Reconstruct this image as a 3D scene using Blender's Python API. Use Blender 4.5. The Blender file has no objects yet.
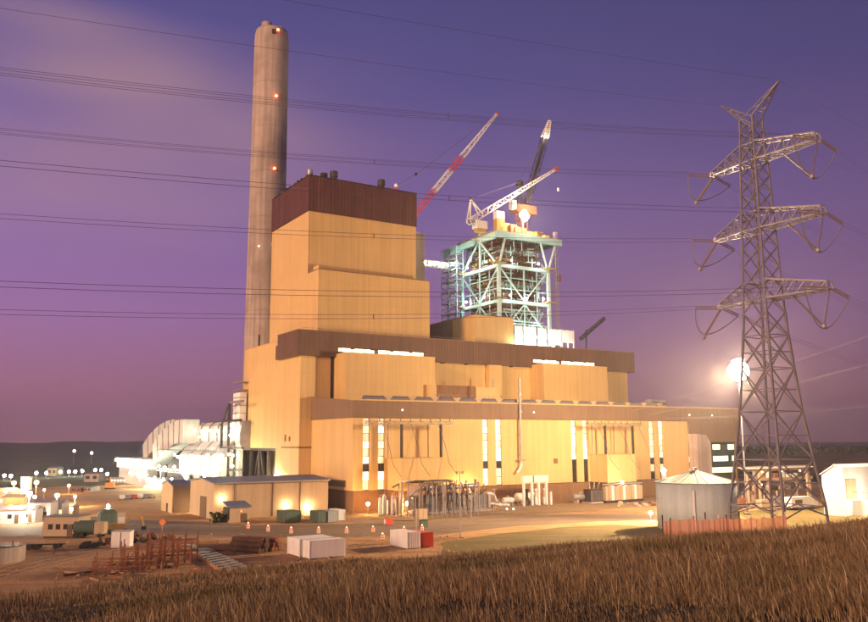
import bpy, math, random
import numpy as np
from mathutils import Vector, Matrix
random.seed(7)
rng = np.random.default_rng(11)
scene = bpy.context.scene
COL = scene.collection
R = math.radians

# ------------------------------------------------------------------ camera
CAM_Z = 18.0
FPX, PITCH, ROLL = 830.0, R(8.93), R(-0.32)
cp, sp = math.cos(PITCH), math.sin(PITCH)
FWD = Vector((0, cp, sp)); UP0 = Vector((0, -sp, cp)); RT0 = Vector((1, 0, 0))
RIGHT = RT0 * math.cos(ROLL) + UP0 * math.sin(ROLL)
UPV = -RT0 * math.sin(ROLL) + UP0 * math.cos(ROLL)
CAMP = Vector((0, 0, CAM_Z))
cam_data = bpy.data.cameras.new('camera')
cam = bpy.data.objects.new('camera', cam_data); COL.objects.link(cam)
cam_data.sensor_width = 36.0
cam_data.lens = 36.0 * FPX / 868.0
cam_data.clip_start = 0.2; cam_data.clip_end = 20000
M = Matrix((RIGHT, UPV, -FWD)).transposed().to_4x4()
M.translation = CAMP
cam.matrix_world = M
scene.camera = cam

# ------------------------------------------------------------------ dusk sky, glow of the set sun, exposure
SUN_FROM = Vector((-0.60, -0.79, 0)).normalized()      # the afterglow stands behind the camera, to the left
SUN_ELEV = R(9.0)
world = bpy.data.worlds.new('World'); scene.world = world
world.use_nodes = True
wn = world.node_tree; wn.nodes.clear()
def N(t, **kw):
    n = wn.nodes.new(t)
    for k, v in kw.items(): setattr(n, k, v)
    return n
w_out = N('ShaderNodeOutputWorld'); w_bg = N('ShaderNodeBackground'); w_bg.inputs['Strength'].default_value = 1.0
w_tc = N('ShaderNodeTexCoord'); w_sep = N('ShaderNodeSeparateXYZ')
wn.links.new(w_tc.outputs['Generated'], w_sep.inputs[0])
w_ramp = N('ShaderNodeValToRGB')
els = w_ramp.color_ramp.elements
SKY = [(0.0, (.330, .120, .155)), (0.05, (.350, .128, .200)), (0.14, (.290, .135, .320)), (0.26, (.195, .110, .320)),
       (0.40, (.098, .075, .250)), (0.52, (.066, .059, .195)), (1.0, (.050, .042, .130))]
while len(els) < len(SKY): els.new(0.5)
for e, (p, c) in zip(els, SKY): e.position = p; e.color = (*c, 1)
wn.links.new(w_sep.outputs['Z'], w_ramp.inputs[0])
# the sky is a little brighter towards the left of the view and deeper to the right
w_map = N('ShaderNodeMapRange'); w_map.inputs['From Min'].default_value = -0.7; w_map.inputs['From Max'].default_value = 0.7
w_map.inputs['To Min'].default_value = 1.36; w_map.inputs['To Max'].default_value = 0.58
wn.links.new(w_sep.outputs['X'], w_map.inputs['Value'])
w_mul = N('ShaderNodeVectorMath', operation='SCALE')
wn.links.new(w_ramp.outputs['Color'], w_mul.inputs[0]); wn.links.new(w_map.outputs[0], w_mul.inputs['Scale'])
# thin blurred streaks of cloud
w_cm = N('ShaderNodeMapping'); w_cm.inputs['Rotation'].default_value = (0.0, R(17), R(14)); w_cm.inputs['Scale'].default_value = (1.2, 1.2, 3.6)
w_cm.inputs['Location'].default_value = (1.8, 2.2, 0.9)
wn.links.new(w_tc.outputs['Generated'], w_cm.inputs[0])
w_no = N('ShaderNodeTexNoise'); w_no.inputs['Scale'].default_value = 1.35; w_no.inputs['Detail'].default_value = 2.5; w_no.inputs['Roughness'].default_value = .45
wn.links.new(w_cm.outputs[0], w_no.inputs['Vector'])
w_cr = N('ShaderNodeMapRange'); w_cr.interpolation_type = 'SMOOTHSTEP'
w_cr.inputs['From Min'].default_value = 0.40; w_cr.inputs['From Max'].default_value = 0.72
w_cr.inputs['To Min'].default_value = 0; w_cr.inputs['To Max'].default_value = 0.85
wn.links.new(w_no.outputs[0], w_cr.inputs['Value'])
w_cl = N('ShaderNodeMapRange'); w_cl.inputs['From Min'].default_value = 0.10; w_cl.inputs['From Max'].default_value = -0.42
w_cl.interpolation_type = 'SMOOTHSTEP'
wn.links.new(w_sep.outputs['X'], w_cl.inputs['Value'])
w_cz = N('ShaderNodeMapRange'); w_cz.inputs['From Min'].default_value = 0.10; w_cz.inputs['From Max'].default_value = 0.38
w_cz.interpolation_type = 'SMOOTHSTEP'
wn.links.new(w_sep.outputs['Z'], w_cz.inputs['Value'])
w_c2 = N('ShaderNodeMath', operation='MULTIPLY'); wn.links.new(w_cr.outputs[0], w_c2.inputs[0]); wn.links.new(w_cl.outputs[0], w_c2.inputs[1])
w_c3 = N('ShaderNodeMath', operation='MULTIPLY'); wn.links.new(w_c2.outputs[0], w_c3.inputs[0]); wn.links.new(w_cz.outputs[0], w_c3.inputs[1])
w_mix = N('ShaderNodeMix', data_type='RGBA'); w_mix.inputs['B'].default_value = (.52, .285, .275, 1)
wn.links.new(w_c3.outputs[0], w_mix.inputs['Factor']); wn.links.new(w_mul.outputs[0], w_mix.inputs['A'])
# physical twilight underneath it all
w_sky = N('ShaderNodeTexSky'); w_sky.sky_type = 'NISHITA'; w_sky.sun_disc = False
w_sky.sun_elevation = R(-2.0); w_sky.sun_rotation = math.atan2(SUN_FROM.x, SUN_FROM.y)
w_ns = N('ShaderNodeVectorMath', operation='SCALE'); w_ns.inputs['Scale'].default_value = 0.05
wn.links.new(w_sky.outputs[0], w_ns.inputs[0])
w_add = N('ShaderNodeVectorMath', operation='ADD')
wn.links.new(w_mix.outputs['Result'], w_add.inputs[0]); wn.links.new(w_ns.outputs[0], w_add.inputs[1])
wn.links.new(w_add.outputs[0], w_bg.inputs['Color']); wn.links.new(w_bg.outputs[0], w_out.inputs['Surface'])

sun_d = bpy.data.lights.new('sun', 'SUN'); sun_d.energy = 4.3; sun_d.angle = R(14); sun_d.color = (1.0, .60, .34)
sun = bpy.data.objects.new('sun', sun_d); COL.objects.link(sun)
sdir = -(SUN_FROM * math.cos(SUN_ELEV) + Vector((0, 0, math.sin(SUN_ELEV))))
sun.rotation_euler = sdir.to_track_quat('-Z', 'Y').to_euler()
vs = scene.view_settings
vs.view_transform = 'Standard'; vs.look = 'None'; vs.gamma = 1.0; vs.exposure = 0.0; vs.use_curve_mapping = False
scene.cycles.use_denoising = True
scene.cycles.max_bounces = 5; scene.cycles.diffuse_bounces = 2; scene.cycles.glossy_bounces = 2
scene.cycles.sample_clamp_indirect = 4.0

# ------------------------------------------------------------------ from pixels of the photograph to places
def ray(px, py): return FWD * FPX + RIGHT * (px - 434.0) + UPV * (311.0 - py)
def G(px, py, z=0.0):
    d = ray(px, py); return CAMP + d * ((z - CAM_Z) / d.z)
def AT(px, py, dist):
    d = ray(px, py); return CAMP + d * (dist / math.hypot(d.x, d.y))
YAW = R(58.2); PR = R(90) - YAW
UU = Vector((math.sin(YAW), math.cos(YAW), 0)); VV = Vector((-math.cos(YAW), math.sin(YAW), 0))
O0 = G(352, 513)
def W(u, v, z=0.0): return Vector((O0.x + UU.x*u + VV.x*v, O0.y + UU.y*u + VV.y*v, z))
def plane(px, py, P0, n):
    d = ray(px, py); return CAMP + d * ((P0 - CAMP).dot(n) / d.dot(n))
def B(P):
    d = P - O0; return Vector((d.dot(UU), d.dot(VV), P.z))
def FV(px, py, v): return B(plane(px, py, W(0, v), VV))
def FU(px, py, u): return B(plane(px, py, W(u, 0), UU))
def GB(px, py, z=0.0): return B(G(px, py, z))

# ------------------------------------------------------------------ materials
MATS = {}
def mat(name, col, rough=.75, var=.12, vs=.35, metal=0.0, rib=0.0, ribd=.35, streak=0.0, bump=0.0, bs=3.0, spec=.3, col2=None, alpha=None, joint=None):
    m = bpy.data.materials.new(name); m.use_nodes = True
    nt = m.node_tree; nd = nt.nodes; b = nd['Principled BSDF']; L = nt.links.new
    b.inputs['Roughness'].default_value = rough; b.inputs['Metallic'].default_value = metal
    b.inputs['Specular IOR Level'].default_value = spec
    tc = nd.new('ShaderNodeTexCoord')
    no = nd.new('ShaderNodeTexNoise'); no.inputs['Scale'].default_value = vs; no.inputs['Detail'].default_value = 6; no.inputs['Roughness'].default_value = .65
    L(tc.outputs['Object'], no.inputs['Vector'])
    mr = nd.new('ShaderNodeMapRange'); mr.inputs['From Min'].default_value = .3; mr.inputs['From Max'].default_value = .7
    L(no.outputs[0], mr.inputs['Value'])
    mx = nd.new('ShaderNodeMix'); mx.data_type = 'RGBA'
    a = tuple(c*(1-var) for c in col); z = tuple(min(1, c*(1+var)) for c in col)
    if col2: z = col2
    mx.inputs['A'].default_value = (*a, 1); mx.inputs['B'].default_value = (*z, 1)
    L(mr.outputs[0], mx.inputs['Factor']); out = mx.outputs['Result']
    if streak:
        mp = nd.new('ShaderNodeMapping'); mp.inputs['Scale'].default_value = (1.0, 1.0, .03); L(tc.outputs['Object'], mp.inputs[0])
        n2 = nd.new('ShaderNodeTexNoise'); n2.inputs['Scale'].default_value = .9; n2.inputs['Detail'].default_value = 5; L(mp.outputs[0], n2.inputs['Vector'])
        r2 = nd.new('ShaderNodeMapRange'); r2.inputs['From Min'].default_value = .35; r2.inputs['From Max'].default_value = .7
        r2.inputs['To Min'].default_value = 1.0; r2.inputs['To Max'].default_value = 1.0 - streak; L(n2.outputs[0], r2.inputs['Value'])
        sc = nd.new('ShaderNodeVectorMath'); sc.operation = 'SCALE'; L(out, sc.inputs[0]); L(r2.outputs[0], sc.inputs['Scale']); out = sc.outputs[0]
    if joint:       # sheet joints: thin darker lines every few metres along the wall and at each girt
        sj = nd.new('ShaderNodeSeparateXYZ'); L(tc.outputs['Object'], sj.inputs[0])
        aj = nd.new('ShaderNodeMath'); aj.operation = 'ADD'; L(sj.outputs['X'], aj.inputs[0]); L(sj.outputs['Y'], aj.inputs[1])
        fac = None
        for src, per, wd in ((aj.outputs[0], joint[0], .10), (sj.outputs['Z'], joint[1], .13)):
            dv = nd.new('ShaderNodeMath'); dv.operation = 'MULTIPLY'; dv.inputs[1].default_value = 1/per; L(src, dv.inputs[0])
            fr_ = nd.new('ShaderNodeMath'); fr_.operation = 'FRACT'; L(dv.outputs[0], fr_.inputs[0])
            lt = nd.new('ShaderNodeMath'); lt.operation = 'LESS_THAN'; lt.inputs[1].default_value = wd/per; L(fr_.outputs[0], lt.inputs[0])
            if fac is None: fac = lt.outputs[0]
            else:
                mxm = nd.new('ShaderNodeMath'); mxm.operation = 'MAXIMUM'; L(fac, mxm.inputs[0]); L(lt.outputs[0], mxm.inputs[1]); fac = mxm.outputs[0]
        sj2 = nd.new('ShaderNodeMapRange'); sj2.inputs['To Min'].default_value = 1.0; sj2.inputs['To Max'].default_value = joint[2]; L(fac, sj2.inputs['Value'])
        sc2 = nd.new('ShaderNodeVectorMath'); sc2.operation = 'SCALE'; L(out, sc2.inputs[0]); L(sj2.outputs[0], sc2.inputs['Scale']); out = sc2.outputs[0]
    L(out, b.inputs['Base Color'])
    h = None
    if rib:
        sx = nd.new('ShaderNodeSeparateXYZ'); L(tc.outputs['Object'], sx.inputs[0])
        ad = nd.new('ShaderNodeMath'); ad.operation = 'ADD'; L(sx.outputs['X'], ad.inputs[0]); L(sx.outputs['Y'], ad.inputs[1])
        ml = nd.new('ShaderNodeMath'); ml.operation = 'MULTIPLY'; ml.inputs[1].default_value = 2*math.pi/rib; L(ad.outputs[0], ml.inputs[0])
        si = nd.new('ShaderNodeMath'); si.operation = 'SINE'; L(ml.outputs[0], si.inputs[0]); h = si.outputs[0]
        bp = nd.new('ShaderNodeBump'); bp.inputs['Strength'].default_value = ribd; bp.inputs['Distance'].default_value = rib*.25
        L(h, bp.inputs['Height']); L(bp.outputs[0], b.inputs['Normal'])
    elif bump:
        n3 = nd.new('ShaderNodeTexNoise'); n3.inputs['Scale'].default_value = bs; n3.inputs['Detail'].default_value = 5; L(tc.outputs['Object'], n3.inputs['Vector'])
        bp = nd.new('ShaderNodeBump'); bp.inputs['Strength'].default_value = bump; bp.inputs['Distance'].default_value = .1
        L(n3.outputs[0], bp.inputs['Height']); L(bp.outputs[0], b.inputs['Normal'])
    if alpha is not None: b.inputs['Alpha'].default_value = alpha
    MATS[name] = m; return m
def emit(name, col, s, base=(.6, .6, .6)):
    m = bpy.data.materials.new(name); m.use_nodes = True
    b = m.node_tree.nodes['Principled BSDF']; b.inputs['Base Color'].default_value = (*base, 1)
    b.inputs['Emission Color'].default_value = (*col, 1); b.inputs['Emission Strength'].default_value = s
    MATS[name] = m; return m
SODIUM = (1, .50, .16); WARM = (1, .70, .36); WHITE = (1, .86, .62); MERC = (.86, 1, .78); RED = (1, .10, .03)
mat('panel', (.70, .475, .200), .62, .07, .05, rib=.9, ribd=.05, streak=.13, joint=(6.1, 6.3, .91))
mat('panel2', (.64, .42, .170), .62, .08, .05, rib=.9, ribd=.05, streak=.15, joint=(6.1, 6.3, .91))
mat('brown', (.150, .082, .052), .6, .12, .2, rib=1.1, ribd=.10, streak=.22)
mat('crown', (.120, .047, .032), .6, .16, .25, rib=1.3, ribd=.22, streak=.35)
mat('fascia', (.235, .145, .088), .65, .08, .15, rib=.8, ribd=.12, streak=.15)
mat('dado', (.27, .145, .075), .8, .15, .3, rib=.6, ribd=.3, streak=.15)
mat('roofing', (.16, .14, .15), .85, .15, .3)
mat('roofblue', (.12, .15, .24), .5, .12, .3, rib=.6, ribd=.4)
mat('concrete', (.44, .35, .30), .9, .22, .10, streak=.34, bump=.25, bs=1.2)
mat('concrete_low', (.36, .31, .25), .9, .15, .2, streak=.25, bump=.3)
mat('dark', (.03, .026, .022), .7, .2, .5)
mat('darksteel', (.060, .048, .045), .6, .2, .5, metal=.3)
mat('galv', (.40, .37, .37), .5, .14, .8, metal=.55)
mat('galv_dull', (.27, .245, .25), .6, .16, .6, metal=.4)
mat('glassdark', (.02, .02, .022), .12, .2, .2, spec=.6)
mat('white', (.78, .75, .72), .6, .05, .3, streak=.12)
mat('white_rib', (.78, .74, .70), .6, .05, .3, rib=.28, ribd=.5, streak=.10)
mat('steelgreen', (.35, .56, .56), .55, .10, .4)
mat('steelpale', (.47, .66, .65), .55, .10, .4)
mat('rust', (.23, .085, .045), .9, .3, .9, bump=.3)
mat('rustdark', (.10, .048, .03), .9, .35, .8, bump=.3)
mat('ochre', (.46, .27, .07), .8, .2, .6)
mat('wood', (.34, .20, .10), .85, .25, 1.2, bump=.2)
mat('tubes', (.20, .115, .065), .75, .35, .5)
mat('red', (.55, .07, .035), .55, .12, .5)
mat('orange', (.75, .22, .05), .6, .15, .4)
mat('yellow', (.70, .40, .05), .6, .12, .4)
mat('green_box', (.07, .11, .085), .6, .15, .4, rib=.3, ribd=.5)
mat('grey_box', (.27, .31, .33), .6, .12, .4, rib=.3, ribd=.5)
mat('tank', (.46, .53, .54), .6, .07, .25, rib=.45, ribd=.12, streak=.18)
mat('tankroof', (.105, .13, .115), .7, .09, .3)
mat('shed', (.46, .34, .22), .75, .08, .2, rib=.4, ribd=.12, streak=.14)
mat('shed_dark', (.14, .09, .055), .8, .12, .2, rib=.4, ribd=.35)
mat('duct', (.74, .75, .67), .5, .10, .3, metal=.15, streak=.12)
mat('pinkroof', (.44, .36, .34), .5, .1, .3, rib=1.0, ribd=.3)
mat('porcelain', (.24, .165, .115), .3, .15, 1.0)
mat('wire', (.15, .105, .19), .7, .1, .5)
mat('mesh_orange', (.78, .36, .22), .8, .12, 1.0, alpha=.5)
mat('tyre', (.02, .02, .02), .85, .1, 1)
mat('glassteal', (.05, .08, .07), .2, .2, .3)
emit('lit_window', (1, .74, .33), 1.5)
emit('lit_window_hot', (1, .84, .50), 2.6)
emit('lit_window_dim', (1, .60, .24), .7)
emit('lit_office', (.90, 1.0, .55), 1.5)
emit('lit_strip', (1, .74, .40), 1.25)
emit('lit_strip_hot', (1, .84, .60), 2.4)
emit('b_red', RED, 16)

# ------------------------------------------------------------------ mesh helpers
class MB:
    def __init__(s): s.v = []; s.f = []
    def add(s, vs, fs):
        b = len(s.v); s.v += [tuple(x) for x in vs]; s.f += [tuple(i+b for i in f) for f in fs]; return s
    def box(s, x0, x1, y0, y1, z0, z1):
        return s.add([(x0,y0,z0),(x1,y0,z0),(x1,y1,z0),(x0,y1,z0),(x0,y0,z1),(x1,y0,z1),(x1,y1,z1),(x0,y1,z1)],
                     [(0,3,2,1),(4,5,6,7),(0,1,5,4),(1,2,6,5),(2,3,7,6),(3,0,4,7)])
    def frame(s, p, q, up=None):
        p = Vector(p); q = Vector(q); d = q-p; L = d.length; d = d/L if L > 1e-9 else Vector((0,0,1))
        up = Vector(up) if up is not None else (Vector((0,0,1)) if abs(d.z) < .95 else Vector((0,1,0)))
        a = d.cross(up)
        if a.length < 1e-6: a = d.cross(Vector((1,0,0)))
        a.normalize(); return p, q, a, a.cross(d)
    def bar(s, p, q, w, h=None, up=None):
        p, q, a, b = s.frame(p, q, up); h = w if h is None else h; a = a*w/2; b = b*h/2
        return s.add([p-a-b,p+a-b,p+a+b,p-a+b,q-a-b,q+a-b,q+a+b,q-a+b], [(0,1,2,3),(7,6,5,4),(4,5,1,0),(5,6,2,1),(6,7,3,2),(7,4,0,3)])
    def tube(s, p, q, r, r2=None, n=8, caps=True):
        p, q, a, b = s.frame(p, q); r2 = r if r2 is None else r2
        vs = []
        for k in range(n):
            t = 2*math.pi*k/n; o = a*math.cos(t)+b*math.sin(t); vs.append(p+o*r)
        for k in range(n):
            t = 2*math.pi*k/n; o = a*math.cos(t)+b*math.sin(t); vs.append(q+o*r2)
        fs = [(k, (k+1) % n, n+(k+1) % n, n+k) for k in range(n)]
        if caps: fs += [tuple(range(n))[::-1], tuple(range(n, 2*n))]
        return s.add(vs, fs)
    def path(s, pts, r, n=6):
        pts = [Vector(p) for p in pts]; rings = []
        prev = None
        for i, p in enumerate(pts):
            d = (pts[min(i+1, len(pts)-1)] - pts[max(i-1, 0)]).normalized()
            up = Vector((0,0,1)) if abs(d.z) < .98 else (prev or Vector((0,1,0)))
            a = d.cross(up).normalized(); b = a.cross(d); prev = b
            rings.append([p + a*math.cos(2*math.pi*k/n)*r + b*math.sin(2*math.pi*k/n)*r for k in range(n)])
        vs = [x for ring in rings for x in ring]
        fs = [(i*n+k, i*n+(k+1) % n, (i+1)*n+(k+1) % n, (i+1)*n+k) for i in range(len(pts)-1) for k in range(n)]
        fs += [tuple(range(n))[::-1], tuple(range((len(pts)-1)*n, len(pts)*n))]
        return s.add(vs, fs)
    def lathe(s, prof, c=(0,0,0), n=24):
        c = Vector(c); vs = []
        for r, z in prof:
            for k in range(n):
                t = 2*math.pi*k/n; vs.append((c.x+r*math.cos(t), c.y+r*math.sin(t), c.z+z))
        m = len(prof)
        fs = [(i*n+k, i*n+(k+1) % n, (i+1)*n+(k+1) % n, (i+1)*n+k) for i in range(m-1) for k in range(n)]
        fs += [tuple(range(n))[::-1], tuple(range((m-1)*n, m*n))]
        return s.add(vs, fs)
    def prism(s, poly, ax, d0, d1):
        def P(a, b, d): return {'x': (d, a, b), 'y': (a, d, b), 'z': (a, b, d)}[ax]
        n = len(poly); vs = [P(a, b, d0) for a, b in poly] + [P(a, b, d1) for a, b in poly]
        fs = [tuple(range(n)), tuple(range(n, 2*n))[::-1]] + [(k, n+k, n+(k+1) % n, (k+1) % n) for k in range(n)]
        return s.add(vs, fs)
    def sphere(s, c, r, n=10, m=6):
        prof = [(max(r*math.sin(math.pi*i/m), r*.02), -r*math.cos(math.pi*i/m)) for i in range(m+1)]
        return s.lathe(prof, c, n)
    def truss(s, p, q, w, h, n, t, w2=None, h2=None, up=None, tb=None):
        """lattice boom: four chords and zig-zag lacing"""
        p, q, a, b = s.frame(p, q, up); w2 = w if w2 is None else w2; h2 = h if h2 is None else h2; tb = tb or t*.6
        def C(i, sa, sb):
            k = i/n; return p.lerp(q, k) + a*sa*((w*(1-k)+w2*k)/2) + b*sb*((h*(1-k)+h2*k)/2)
        cs = ((-1,-1),(1,-1),(1,1),(-1,1))
        for sa, sb in cs: s.bar(C(0,sa,sb), C(n,sa,sb), t)
        for i in range(n):
            for k in range(4):
                c0, c1 = cs[k], cs[(k+1) % 4]
                if (i+k) % 2: c0, c1 = c1, c0
                s.bar(C(i,*c0), C(i+1,*c1), tb)
        for i in range(0, n+1, max(1, n//4)):
            for k in range(4): s.bar(C(i,*cs[k]), C(i,*cs[(k+1) % 4]), tb)
        return s
    def mesh(s, name, m, off=(0,0,0), smooth=False):
        me = bpy.data.meshes.new(name); o = Vector(off)
        me.from_pydata([(x-o.x, y-o.y, z-o.z) for x, y, z in s.v], [], s.f); me.update()
        import bmesh
        bm = bmesh.new(); bm.from_mesh(me); bmesh.ops.recalc_face_normals(bm, faces=bm.faces); bm.to_mesh(me); bm.free()
        me.materials.append(MATS[m] if isinstance(m, str) else m)
        if smooth:
            for p in me.polygons: p.use_smooth = len(p.vertices) == 4
        return me
def tag(o, label=None, cat=None, group=None, kind=None):
    if label: o['label'] = label
    if cat: o['category'] = cat
    if group: o['group'] = group
    if kind: o['kind'] = kind
    return o
def solo(name, mb, m, label, cat, loc=(0,0,0), rot=0.0, group=None, smooth=False, off=None):
    """a thing that is one mesh"""
    o = bpy.data.objects.new(name, mb.mesh(name, m, off if off is not None else (0,0,0), smooth)); COL.objects.link(o)
    o.location = loc; o.rotation_euler = (0,0,rot); return tag(o, label, cat, group)
def struct(name, mb, m, kind='structure', loc=(0,0,0), rot=0.0, smooth=False):
    o = bpy.data.objects.new(name, mb.mesh(name, m, (0,0,0), smooth)); COL.objects.link(o)
    o.location = loc; o.rotation_euler = (0,0,rot); o['kind'] = kind; return o
class T:
    """a thing with parts; parts are given in plant coordinates (u, v, z), or in its own frame"""
    def __init__(s, name, label, cat, u=0, v=0, z=0, group=None, world=None, rot=None):
        s.root = bpy.data.objects.new(name, None); COL.objects.link(s.root); s.root.empty_display_size = .5
        if world is None:
            s.root.location = W(u, v, z); s.root.rotation_euler = (0,0,PR); s.off = (u, v, z)
        else:
            s.root.location = world; s.root.rotation_euler = (0,0,rot or 0); s.off = (0,0,0)
        tag(s.root, label, cat, group)
    def part(s, name, mb, m, parent=None, label=None, smooth=False, kind=None):
        o = bpy.data.objects.new(name, mb.mesh(name, m, s.off, smooth)); COL.objects.link(o)
        o.parent = parent or s.root
        return tag(o, label, kind=kind)
    def inst(s, name, me, loc, parent=None, rot=(0,0,0), scale=(1,1,1)):
        o = bpy.data.objects.new(name, me); COL.objects.link(o); o.parent = parent or s.root
        o.location = Vector(loc) - Vector(s.off); o.rotation_euler = rot; o.scale = scale; return o
def copy_tree(o, parent=None):
    c = o.copy(); COL.objects.link(c); c.parent = parent
    for ch in list(o.children): copy_tree(ch, c)
    return c
def clone(root, loc, rot, label, group=None, scale=None):
    c = copy_tree(root); c.location = loc; c.rotation_euler = (0,0,rot); c['label'] = label
    if group: c['group'] = group
    if scale: c.scale = (scale,)*3
    return c
BULB = {}
def bulbmat(col, s):
    k = (col, round(s, 1))
    if k not in BULB: BULB[k] = emit('bulb_%d' % len(BULB), col, s)
    return BULB[k]
def watts(P, r): return P/(4*math.pi*math.pi*r*r)     # radiance of a glowing ball that gives off P watts
# ------------------------------------------------------------------ ground, hill, roads
def ground_mat(name, c1, c2, c3, s1=.05, s2=.6, bump=.5, rough=.95):
    m = bpy.data.materials.new(name); m.use_nodes = True; nt = m.node_tree; nd = nt.nodes; L = nt.links.new
    b = nd['Principled BSDF']; b.inputs['Roughness'].default_value = rough; b.inputs['Specular IOR Level'].default_value = .15
    tc = nd.new('ShaderNodeTexCoord')
    def noise(s, d=6, r=.65):
        n = nd.new('ShaderNodeTexNoise'); n.inputs['Scale'].default_value = s; n.inputs['Detail'].default_value = d; n.inputs['Roughness'].default_value = r
        L(tc.outputs['Object'], n.inputs['Vector']); return n.outputs[0]
    def mr(x, a, z):
        n = nd.new('ShaderNodeMapRange'); n.inputs['From Min'].default_value = a; n.inputs['From Max'].default_value = z; L(x, n.inputs['Value']); return n.outputs[0]
    def mix(f, a, z):
        n = nd.new('ShaderNodeMix'); n.data_type = 'RGBA'; L(f, n.inputs['Factor'])
        for k, x in (('A', a), ('B', z)):
            if isinstance(x, tuple): n.inputs[k].default_value = (*x, 1)
            else: L(x, n.inputs[k])
        return n.outputs['Result']
    o = mix(mr(noise(s1), .38, .62), c1, c2); o = mix(mr(noise(s2, 8, .75), .45, .75), o, c3)
    mp = nd.new('ShaderNodeMapping'); mp.inputs['Rotation'].default_value = (0, 0, -.22); mp.inputs['Scale'].default_value = (.035, .55, 1); L(tc.outputs['Object'], mp.inputs[0])
    rn = nd.new('ShaderNodeTexNoise'); rn.inputs['Scale'].default_value = 1.0; rn.inputs['Detail'].default_value = 7; rn.inputs['Roughness'].default_value = .7; rn.inputs['Distortion'].default_value = .6; L(mp.outputs[0], rn.inputs['Vector'])
    ru = nd.new('ShaderNodeMapRange'); ru.inputs['From Min'].default_value = .48; ru.inputs['From Max'].default_value = .66; ru.inputs['To Min'].default_value = 1.0; ru.inputs['To Max'].default_value = .62; L(rn.outputs[0], ru.inputs['Value'])
    rs2 = nd.new('ShaderNodeVectorMath'); rs2.operation = 'SCALE'; L(o, rs2.inputs[0]); L(ru.outputs[0], rs2.inputs['Scale']); o = rs2.outputs[0]
    L(o, b.inputs['Base Color'])
    bp = nd.new('ShaderNodeBump'); bp.inputs['Strength'].default_value = bump; bp.inputs['Distance'].default_value = .25
    L(noise(s2*2.5, 8, .8), bp.inputs['Height']); L(bp.outputs[0], b.inputs['Normal'])
    MATS[name] = m; return m
ground_mat('g_field', (.045, .046, .022), (.075, .068, .030), (.10, .078, .040), .012, .15, .4)
ground_mat('g_dirt', (.43, .24, .105), (.53, .31, .145), (.29, .155, .072), .045, .35, .9)
ground_mat('g_apron', (.30, .195, .11), (.37, .25, .145), (.22, .14, .08), .03, .4, .4)
ground_mat('g_road', (.20, .14, .095), (.26, .185, .125), (.155, .11, .075), .04, .7, .25, .8)
ground_mat('g_track', (.47, .29, .145), (.53, .34, .18), (.37, .22, .105), .06, .5, .6)
ground_mat('g_verge', (.145, .115, .035), (.21, .155, .06), (.26, .17, .075), .08, .9, .8)
ground_mat('g_soil', (.07, .042, .024), (.10, .062, .035), (.05, .034, .02), .3, 2.0, .9)
ground_mat('g_bank', (.12, .085, .06), (.18, .12, .085), (.07, .055, .035), .06, .25, .9)
ground_mat('g_hills', (.040, .050, .048), (.055, .066, .06), (.03, .038, .036), .002, .01, .2)

mb = MB(); nA, rr = 72, [0, 60, 150, 300, 600, 1200, 2500, 6200]
vs_ = [(0, 0, 0)]
for r_ in rr[1:]:
    for k in range(nA):
        t = 2*math.pi*k/nA; vs_.append((r_*math.sin(t), r_*math.cos(t), 0))
fs_ = [(0, 1+k, 1+(k+1) % nA) for k in range(nA)]
for i in range(len(rr)-2):
    fs_ += [(1+i*nA+k, 1+i*nA+(k+1) % nA, 1+(i+1)*nA+(k+1) % nA, 1+(i+1)*nA+k) for k in range(nA)]
mb.add(vs_, fs_); struct('ground', mb, 'g_field')

def sheet(name, pts, z, m):
    """flat sheet over the ground, its outline roughened a little"""
    out = []
    for i, p in enumerate(pts):
        q = pts[(i+1) % len(pts)]; d = (Vector(q)-Vector(p)); n = max(1, int(d.length/7))
        for k in range(n):
            t = k/n; j = Vector((random.uniform(-.5,.5), random.uniform(-.5,.5))) if k else Vector((0,0))
            out.append((p[0]+d.x*t+j.x, p[1]+d.y*t+j.y, z))
    me = MB(); me.add(out, [tuple(range(len(out)))])
    o = struct(name, me, m)
    if o.data.polygons[0].normal.z < 0: o.data.flip_normals()
    return o
def gp(*pp): return [tuple(G(x, y))[:2] for x, y in pp]
sheet('yard', [(-300, 95), (-60, 70), (25, 70), (60, 150), (150, 190), (160, 400), (-60, 420), (-200, 330), (-330, 330)], .004, 'g_dirt')
ap = [W(-12, -34), W(60, -30), W(140, -22), W(190, -20), W(190, 60), W(-4, 60), W(-4, 8), W(-12, 0)]
sheet('concrete_apron', [tuple(p)[:2] for p in ap], .008, 'g_apron')
road = sheet('road', gp((-60, 540), (60, 534), (130, 533), (250, 537), (350, 537), (440, 535), (520, 526), (600, 521.5), (657, 521), (660, 514), (520, 515), (440, 521), (345, 524), (250, 525), (120, 519), (60, 514), (-60, 508)), .012, 'g_road')
sheet('dirt_track', gp((-40, 588), (40, 571), (95, 557), (150, 548), (235, 540), (250, 537), (180, 536), (140, 541), (80, 550), (20, 560), (-40, 570)), .012, 'g_track')
sheet('grass_verge', gp((440, 543), (500, 533.5), (560, 527.5), (612, 524.5), (657, 527), (690, 530), (690, 560), (540, 570), (440, 560)), .012, 'g_verge')
sheet('pale_kerb_strip', gp((596, 523.5), (630, 520.2), (657, 519.8), (657, 526.3), (636, 524.6), (612, 524.2)), .018, 'g_track')
sheet('grass_field', [tuple(G(735, 512))[:2], tuple(G(868, 502))[:2], (190, 190), (120, 130), (60, 140)], .010, 'g_verge')
for k in range(11):
    a = G(131+k*10.5, 524.2+k*.25); m_ = MB().box(-.95, .95, -.12, .12, .016, .020)
    o = bpy.data.objects.new('lane_dash', m_.mesh('lane_dash', 'white')); COL.objects.link(o); o.location = (a.x, a.y, 0); o.parent = road

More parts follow.
